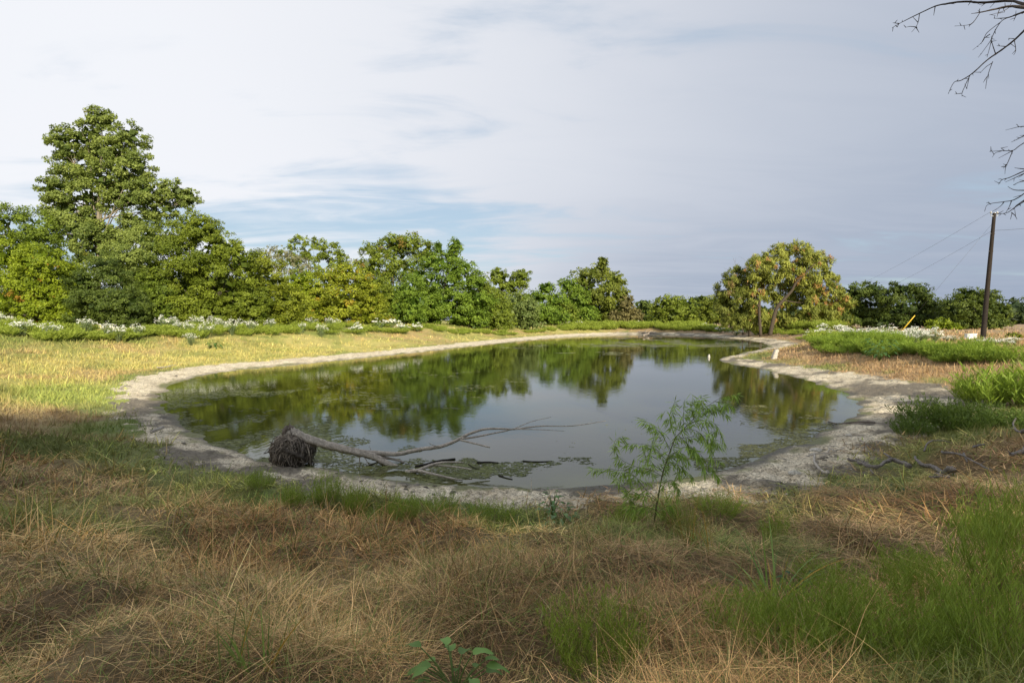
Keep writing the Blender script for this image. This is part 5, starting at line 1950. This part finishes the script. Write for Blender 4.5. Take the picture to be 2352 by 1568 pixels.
for lab, pts, r in [('bleached driftwood log on the far shore', [(1480, 935), (1530, 940), (1600, 940), (1680, 958)], 0.22), ('shorter driftwood limb below the far shore log', [(1525, 968), (1560, 955), (1640, 945)], 0.16)]:
    W = [G(*z3(x, y + 22)) + (0, 0, 0.35) for x, y in pts]
    t = thing('driftwood_log', lab, 'driftwood', W[0])
    mb = MB()
    mb.tube(W, np.linspace(r, r * 0.4, len(W)), 8, 0.4, (0.40, 0.34, 0.28), 5, 7, colj=0.4)
    mb.build('stem', M_DEAD, t, True, W[0])
    mb = MB()
    mb.tube([W[1], W[1] + (0.6, 0.3, 0.5), W[1] + (1.4, 0.4, 0.7)], [r * 0.5, r * 0.3, r * 0.15], 6, 0.3, (0.42, 0.36, 0.30), 4, 8)
    mb.build('branch', M_DEAD, t, True, W[0])

# ------------------------------------------------------------------ utility pole, wires, meter box
M_POLE = mat_bark('creosoted_pole', 9, 0.1, 0.4, 0.85, 0.6)
M_STEEL = mat_plain('galvanised_steel', (0.42, 0.43, 0.44), 0.4, 0.8)
M_RUST = mat_plain('rusty_post', (0.10, 0.06, 0.04), 0.9)
M_BOX = mat_plain('white_enamel', (0.72, 0.73, 0.74), 0.45, 0.0, 0.12)
M_YEL = mat_plain('yellow_guard', (0.78, 0.50, 0.03), 0.5, 0.0, 0.1)
M_WIRE = mat_plain('wire', (0.12, 0.12, 0.13), 0.5, 0.3, 0.1)
M_PORC = mat_plain('porcelain', (0.55, 0.55, 0.56), 0.2, 0.0, 0.1)
PY = 46.5
pb = P(2257, 786, PY)
pb[2] = hz(pb[0], pb[1])
pt = P(2284, 490, PY)
pole = thing('utility_pole', 'dark wooden utility pole leaning slightly on the right', 'utility pole', pb)
mb = MB()
mb.tube([pb - (0, 0, 0.3), pb * 0.66 + pt * 0.34, pb * 0.33 + pt * 0.67, pt], [0.195, 0.17, 0.145, 0.12], 14, 0.05, (0.035, 0.028, 0.024), 4, 2)
mb.build('shaft', M_POLE, pole, True, pb)
mb = MB()
mb.tube([pt + (-0.0, 0, -0.02), pt + (0, 0, 0.05)], [0.135, 0.125], 14, 0, (0.3, 0.3, 0.3), smooth=False)
mb.build('pole_cap', M_STEEL, pole, True, pb)
for dx in (-0.30, 0.22):
    a = pt + (dx, -0.02, -0.05)
    mb = MB()
    mb.tube([pt + (0, -0.05, -0.25), pt + (dx, -0.03, -0.20), a], [0.025, 0.022, 0.02], 6, 0)
    br = mb.build('insulator_bracket', M_STEEL, pole, True, pb)
    mb = MB()
    mb.tube([a, a + (0, 0, 0.06), a + (0, 0, 0.07), a + (0, 0, 0.13), a + (0, 0, 0.14), a + (0, 0, 0.2)], [0.03, 0.05, 0.085, 0.05, 0.07, 0.03], 10, 0, smooth=False)
    mb.build('insulator', M_PORC, br, True, pb)
for h in (0.16, 0.30):
    q = pt * (1 - h) + pb * h
    mb = MB()
    mb.tube([q + (-0.2, 0, 0), q + (0.2, 0, 0)], [0.03, 0.03], 7, 0, smooth=False)
    mb.build('bolt', M_STEEL, pole, True, pb)


def wire(name, label, A, B, sag, r=0.012, cat='wire'):
    A, B = np.asarray(A), np.asarray(B)
    pts = [A * (1 - f) + B * f - np.array((0, 0, sag * 4 * f * (1 - f))) for f in np.linspace(0, 1, 14)]
    t = thing(name, label, cat, A, 'lines on the utility pole')
    mb = MB()
    mb.tube(pts, [r] * 14, 5, 0, smooth=False)
    mb.build('strand', M_WIRE, t, True, A)


far1 = P(1900, 683, 150)
far2 = P(1930, 705, 150)
wire('power_line', 'upper thin power line running left from the pole top', pt + (-0.30, 0, 0.12), far1, 0.8, 0.009)
low = pt * 0.86 + pb * 0.14
wire('power_line', 'lower power line running left from below the pole top', low + (-0.1, 0, 0), far2, 0.8, 0.009)
wire('power_line', 'power line leaving the pole toward the right edge', low + (0.1, 0, 0.05), P(2600, 480, 40), 0.3, 0.011)
# guy wire with its yellow guard
an = P(2060, 766, 52)
an[2] = hz(an[0], an[1])
top_g = pt * 0.93 + pb * 0.07
t = thing('guy_wire', 'guy wire with a yellow guard anchored left of the pole', 'guy wire', an)
mb = MB()
mb.tube([an, an * 0.5 + top_g * 0.5, top_g], [0.007] * 3, 5, 0, smooth=False)
mb.build('strand', M_WIRE, t, True, an)
d = (top_g - an) / np.linalg.norm(top_g - an)
mb = MB()
mb.tube([an + d * 0.15, an + d * 1.2, an + d * 2.4], [0.045, 0.045, 0.035], 9, 0, smooth=False)
mb.build('guard', M_YEL, t, True, an)
mb = MB()
mb.tube([an - d * 0.4, an + d * 0.2], [0.02, 0.02], 6, 0, smooth=False)
mb.build('anchor_rod', M_STEEL, t, True, an)


def boxmesh(name, lo, hi, mat, parent, bev=0.01):
    import bmesh
    bm = bmesh.new()
    bmesh.ops.create_cube(bm, size=1.0)
    lo, hi = np.array(lo, float), np.array(hi, float)
    for v in bm.verts:
        v.co = Vector((lo + hi) / 2) + Vector(np.array(v.co) * (hi - lo))
    if bev:
        bmesh.ops.bevel(bm, geom=list(bm.edges), offset=bev, segments=2, affect='EDGES')
    me = bpy.data.meshes.new(name)
    bm.to_mesh(me)
    bm.free()
    me.materials.append(mat)
    return link(name, me, parent)


bb = P(2229, 793, 44.5)
bb[2] = hz(bb[0], bb[1])
k = 44.5 / FPX
t = thing('meter_box', 'white metal box on rusty legs left of the utility pole', 'box', bb)
ztop = P(2229, 766, 44.5)[2] - bb[2]
zbot = P(2229, 779, 44.5)[2] - bb[2]
boxmesh('cabinet', (-11 * k, -0.15, zbot), (11 * k, 0.15, ztop - 0.05), M_BOX, t)
boxmesh('lid', (-11.6 * k, -0.18, ztop - 0.05), (11.6 * k, 0.18, ztop), M_BOX, t)
boxmesh('door', (-9.5 * k, -0.166, zbot + 0.04), (2.0 * k, -0.153, ztop - 0.09), M_BOX, t, 0.004)
boxmesh('door', (2.4 * k, -0.166, zbot + 0.04), (9.5 * k, -0.153, ztop - 0.09), M_BOX, t, 0.004)
for sx, lx in ((-9, -24), (5, 3), (9, 12)):
    mb = MB()
    mb.tube([(lx * k, 0, -0.15), (sx * k, 0.0, zbot + 0.03)], [0.03, 0.03], 6, 0.1, smooth=False)
    mb.build('leg', M_RUST, t, True)

# ------------------------------------------------------------------ willow sapling
def z7(x, y):
    return 1270 + 0.3 * x, 846.7 + 0.3 * y


def sapling():
    rs = np.random.RandomState(95)
    g = G(1499.5, 1222)
    Y = g[1]
    b = np.array((g[0], g[1], hz(g[0], g[1])))
    t = thing('willow_sapling', 'slender green willow sapling on the near bank before the water', 'sapling', b)

    def W(pts, dy=0.0):
        return [P(*z7(x, y), Y + dy * i / max(1, len(pts) - 1)) for i, (x, y) in enumerate(pts)]
    stem = W([(765, 1240), (785, 1100), (802, 1000), (840, 800), (880, 680), (940, 530), (1040, 420), (1150, 310), (1300, 215), (1415, 190)], 0.12)
    stem[0][2] = b[2] - 0.05
    mb = MB()
    mb.tube(stem, [0.0105, 0.010, 0.0095, 0.008, 0.007, 0.006, 0.0045, 0.0035, 0.002, 0.001], 7, 0.05, (0.15, 0.13, 0.065), 5, 1)
    mb.build('stem', M_BARK, t, True, b)
    br = [([(835, 820), (740, 770), (640, 750), (520, 690), (470, 600), (480, 545), (535, 512)], -0.15), ([(800, 1000), (690, 900), (600, 800), (470, 770), (300, 762)], -0.2), ([(870, 700), (780, 610), (690, 575), (570, 572)], 0.1),
          ([(900, 620), (830, 500), (760, 430), (682, 382)], 0.15), ([(880, 690), (1000, 600), (1100, 630), (1200, 740), (1260, 830)], -0.15), ([(940, 540), (1060, 520), (1180, 520), (1290, 590)], 0.2),
          ([(940, 530), (905, 430), (900, 330), (935, 250)], -0.1), ([(1000, 460), (1000, 360), (1010, 230)], 0.1), ([(1080, 390), (1060, 300), (1080, 215)], 0.15), ([(1150, 315), (1135, 250), (1138, 200)], -0.1),
          ([(1040, 420), (1150, 390), (1250, 430), (1310, 560)], -0.2), ([(860, 740), (930, 720), (1020, 780), (1080, 840)], 0.15), ([(820, 900), (900, 850), (950, 900), (960, 990)], -0.1), ([(845, 790), (760, 720), (740, 650), (770, 560)], -0.2),
          ([(800, 1010), (700, 960), (600, 960), (540, 900), (490, 830)], 0.1), ([(790, 1080), (690, 1050), (600, 1050), (560, 950)], -0.1), ([(1150, 310), (1250, 300), (1330, 350)], 0.1), ([(1230, 250), (1320, 260), (1370, 290)], -0.05),
          ([(780, 1130), (850, 1060), (930, 1040)], 0.1), ([(960, 510), (1060, 600), (1130, 690), (1160, 800)], 0.1), ([(1000, 460), (1110, 480), (1200, 590), (1220, 680)], -0.25), ([(850, 770), (900, 660), (960, 640), (1030, 700)], 0.2)]
    lf = MB()

    def leaves_along(pts, n, s=1.0, t0=0.12):
        q = catmull(np.array(pts), 8)
        tt = t0 + (1 - t0) * rs.rand(n)
        idx = (tt * (len(q) - 1.01)).astype(int)
        p = q[idx] + (q[idx + 1] - q[idx]) * rs.rand(n, 1)
        d = q[idx + 1] - q[idx]
        d /= np.linalg.norm(d, axis=1, keepdims=True) + 1e-9
        ax = d * 0.55 + rs.normal(size=(n, 3)) * 0.36 + np.array((0, 0, -0.75))
        ax /= np.linalg.norm(ax, axis=1, keepdims=True)
        L = s * (0.10 + 0.08 * rs.rand(n))
        col = jit((0.32, 0.46, 0.10), rs, n, 0.4)
        lf.leaves(p + ax * L[:, None] * 0.5, ax, unit(n, rs), L, 0.0135 * s, col, 0.1)
    for i, (pts, dy) in enumerate(br):
        w = W(pts, dy)
        mb = MB()
        mb.tube(w, np.linspace(0.0042, 0.001, len(w)), 5, 0, (0.15, 0.17, 0.06), 4, i)
        mb.build('branch', M_WEED, t, True, b)
        ln = sum(np.linalg.norm(w[j + 1] - w[j]) for j in range(len(w) - 1))
        leaves_along(w, int(ln * 105))
        # secondary shoots
        for j in range(5):
            f = rs.uniform(0.25, 0.9)
            q = catmull(np.array(w), 6)
            s = q[int(f * (len(q) - 1))]
            e = s + np.array((rs.normal() * 0.10, rs.normal() * 0.10, rs.uniform(-0.14, 0.06)))
            leaves_along([s, s * 0.5 + e * 0.5 + (0, 0, 0.02), e], 9)
    leaves_along(stem[3:], 220, 1.0, 0.0)
    leaves_along(stem[1:4], 60, 0.8, 0.0)
    o = lf.build('leaves', M_WEED, t, False, b)
    o['kind'] = 'stuff'


sapling()


# ------------------------------------------------------------------ leafless tree reaching in from the right
def z5(x, y):
    return 2022.7 + 0.33 * x, 0.33 * y


def bare_overhang():
    rs = np.random.RandomState(96)
    Y = 5.2
    tx, ty = 8.3, 5.6
    b = np.array((tx, ty, hz(tx, ty)))
    t = thing('bare_tree', 'leafless tree whose dark twigs reach in at the upper right', 'tree', b)
    mb = MB()
    trunk = [b - (0, 0, 0.3), b + (0.05, 0, 1.6), b + (-0.1, 0.05, 3.4), b + (0.05, 0, 5.2), b + (0.2, 0.1, 7.0)]
    mb.tube(trunk, [0.24, 0.19, 0.16, 0.11, 0.05], 10, 0.2, (0.07, 0.058, 0.05), 6, 1)
    mb.build('trunk', M_BARK, t, True, b)
    groups = [
        [[(998, 30), (900, 8), (700, 20), (590, 12), (450, 30), (380, 45), (270, 95), (150, 155), (80, 195)], [(270, 95), (262, 150), (245, 190), (215, 225)], [(245, 190), (205, 186), (175, 192)], [(245, 190), (268, 228)], [(130, 165), (85, 160)], [(125, 170), (115, 192)], [(745, 22), (685, 35)], [(620, 14), (640, -2)]],
        [[(998, 55), (900, 45), (800, 65), (690, 88), (630, 97)], [(690, 92), (650, 150), (610, 175), (515, 183)], [(620, 170), (615, 190)], [(690, 88), (688, 68)], [(830, 60), (815, 100), (810, 120)], [(900, 48), (850, 80), (755, 106)]],
        [[(1010, 80), (940, 105), (880, 125), (790, 130)], [(890, 122), (835, 155), (780, 250), (760, 330), (740, 400)], [(835, 155), (740, 230), (710, 290), (640, 350)], [(775, 265), (755, 300), (680, 402)], [(760, 240), (725, 265), (712, 285)], [(945, 105), (925, 148)], [(800, 205), (790, 230)]],
        [[(1000, 213), (930, 280), (840, 350), (740, 420), (640, 510), (560, 560), (510, 575), (470, 655)], [(620, 530), (600, 570), (570, 640), (566, 672)], [(566, 650), (515, 656)], [(615, 545), (600, 620)], [(780, 430), (745, 530), (730, 620)], [(775, 440), (730, 470), (695, 508)], [(740, 535), (715, 575)], [(930, 280), (940, 350), (925, 385)], [(930, 272), (890, 268)], [(870, 325), (808, 320)], [(800, 375), (775, 300), (770, 250)]],
        [[(1005, 880), (955, 885), (870, 907)], [(960, 884), (950, 868)], [(1010, 940), (960, 965), (910, 990)], [(1015, 985), (960, 1020), (920, 1048), (840, 1050), (760, 1055)], [(920, 1048), (870, 1075), (820, 1102)], [(920, 1048), (890, 1120), (870, 1165), (865, 1212)], [(875, 1160), (838, 1162)], [(840, 1052), (800, 1065), (775, 1097)], [(862, 1050), (836, 1030)], [(880, 1150), (852, 1142)]],
        [[(1010, 1185), (900, 1235), (845, 1252), (820, 1285)], [(1010, 1178), (960, 1172), (932, 1168)], [(1005, 1205), (930, 1240), (868, 1268)], [(1010, 1258), (965, 1268), (925, 1287)], [(850, 1250), (832, 1246)]],
        [[(1010, 1325), (930, 1322), (885, 1298)], [(1010, 1340), (930, 1390), (850, 1405), (750, 1422), (728, 1457)], [(1010, 1395), (940, 1440), (880, 1480), (808, 1490)], [(912, 1395), (895, 1440), (870, 1482)], [(860, 1405), (840, 1430), (805, 1458)], [(910, 1478), (935, 1500), (950, 1527)], [(915, 1480), (903, 1528)], [(760, 1418), (748, 1405)], [(1010, 1385), (945, 1430), (925, 1460)]],
    ]
    for gi, g in enumerate(groups):
        mb = MB()
        dep = Y + rs.uniform(-0.5, 0.5)
        for si, st in enumerate(g):
            pts = [P(*z5(x, y), dep + 0.15 * math.sin(x * 0.01 + si)) for x, y in st]
            r0 = (0.013 if gi < 2 else 0.009 if gi < 4 else 0.0045) if (si == 0 or st[0][0] > 995) else 0.0035
            if st[0][0] > 995:
                # on to the trunk, out of the picture
                zt = min(max(pts[0][2] - 0.5, b[2] + 1.5), b[2] + 6.5)
                root = np.array((tx, ty, zt))
                dr = (pts[0] - pts[1]) / np.linalg.norm(pts[0] - pts[1])
                e1, e2 = pts[0] + dr * 0.12, pts[0] + dr * 0.30
                far = [root * (1 - f) + e2 * f for f in (0.0, 0.25, 0.5, 0.75)]
                pts = far + [e2, e1] + pts
                rr = [r0 * 2.6, r0 * 2.2, r0 * 1.8, r0 * 1.5, r0 * 1.2, r0 * 1.1] + list(np.linspace(r0, 0.0016, len(pts) - 6))
            else:
                rr = np.linspace(r0, 0.0014, len(pts))
            mb.tube(pts, rr, 6, 0.35, (0.085, 0.07, 0.06), 5, gi * 20 + si)
            # knobbly spurs
            q = catmull(np.array(pts), 6)
            for k in range(len(q) // 7):
                a = q[rs.randint(len(q) // 3, len(q))]
                e = a + rs.normal(size=3) * 0.022
                mb.tube([a, e], [0.0035, 0.0015], 4, 0, (0.085, 0.07, 0.06), 1, k, smooth=False)
        mb.build('branch', M_BARK, t, True, b)


bare_overhang()


# scattered clods on the mud and a few white stones
def clods():
    rs = np.random.RandomState(97)
    mb = MB()
    x, y = fan_points(5200, 8.2, 42, 48, 98, 0.9)
    s, w, l, e, nz, nf = zone(x, y)
    k = (s > 0.15) & (e < 0.5) & (fbm(x * 1.2, y * 1.2, 2) > -0.1)
    x, y = x[k], y[k]
    z = height(x, y)
    dirs = np.array([(1, 0, 0), (-1, 0, 0), (0, 1, 0), (0, -1, 0), (0, 0, 1), (0.7, 0.7, 0.3), (-0.7, 0.7, 0.3), (0.7, -0.7, 0.3), (-0.7, -0.7, 0.3)])
    order = [5, 2, 6, 1, 8, 3, 7, 0]
    for i in range(len(x)):
        r = rs.uniform(0.012, 0.05) * (1 + 0.02 * y[i])
        ring = np.array([dirs[j] * (1, 1, 0.3) for j in (0, 5, 2, 6, 1, 8, 3, 7)])
        V = np.vstack([ring * (0.7 + 0.5 * rs.rand(8, 1)), ring * (0.6, 0.6, 1) * 0.9 + (0, 0, 0.35), [(0, 0, 0.5)]]) * r
        V[:8, 2] -= 0.4 * r
        V = V * np.array((1.3, 1.0, 0.8)) + np.array((x[i], y[i], z[i]))
        j = np.arange(8)
        j2 = (j + 1) % 8
        c = np.array((0.42, 0.375, 0.30)) * rs.uniform(0.3, 1.3)
        mb.add(V, np.stack([j, j2, 8 + j2, 8 + j], 1), np.stack([8 + j, 8 + j2, np.full(8, 16)], 1), c)
    o = mb.build('mud_clods', M_DEAD)
    tag(o, 'dried mud clods and crumbs strewn over the shore', 'clods', kind='stuff')


clods()
for lab, x, y, r in [('pale stone by the bleached sticks on the right shore', 445, 780, 0.11), ('pale stone at the foot of the right green grass', 280, 975, 0.09), ('small pale stone farther right on the green grass', 695, 680, 0.06)]:
    q = G(*z8(x, y))
    q[2] = hz(q[0], q[1]) + 0.04
    rs = np.random.RandomState(int(x))
    import bmesh
    bm = bmesh.new()
    bmesh.ops.create_icosphere(bm, subdivisions=2, radius=1.0)
    for v in bm.verts:
        v.co = Vector(np.array(v.co) * (1.4, 0.9, 0.62) * r * (1 + 0.22 * (rs.rand() - 0.5)))
    me = bpy.data.meshes.new('stone')
    bm.to_mesh(me)
    bm.free()
    at = me.attributes.new('col', 'FLOAT_COLOR', 'POINT')
    at.data.foreach_set('color', np.tile(np.array((0.62, 0.59, 0.52, 1.0), np.float32), len(me.vertices)))
    me.materials.append(M_DEAD)
    o = link('stone', me)
    o.location = tuple(q)
    tag(o, lab, 'stone')
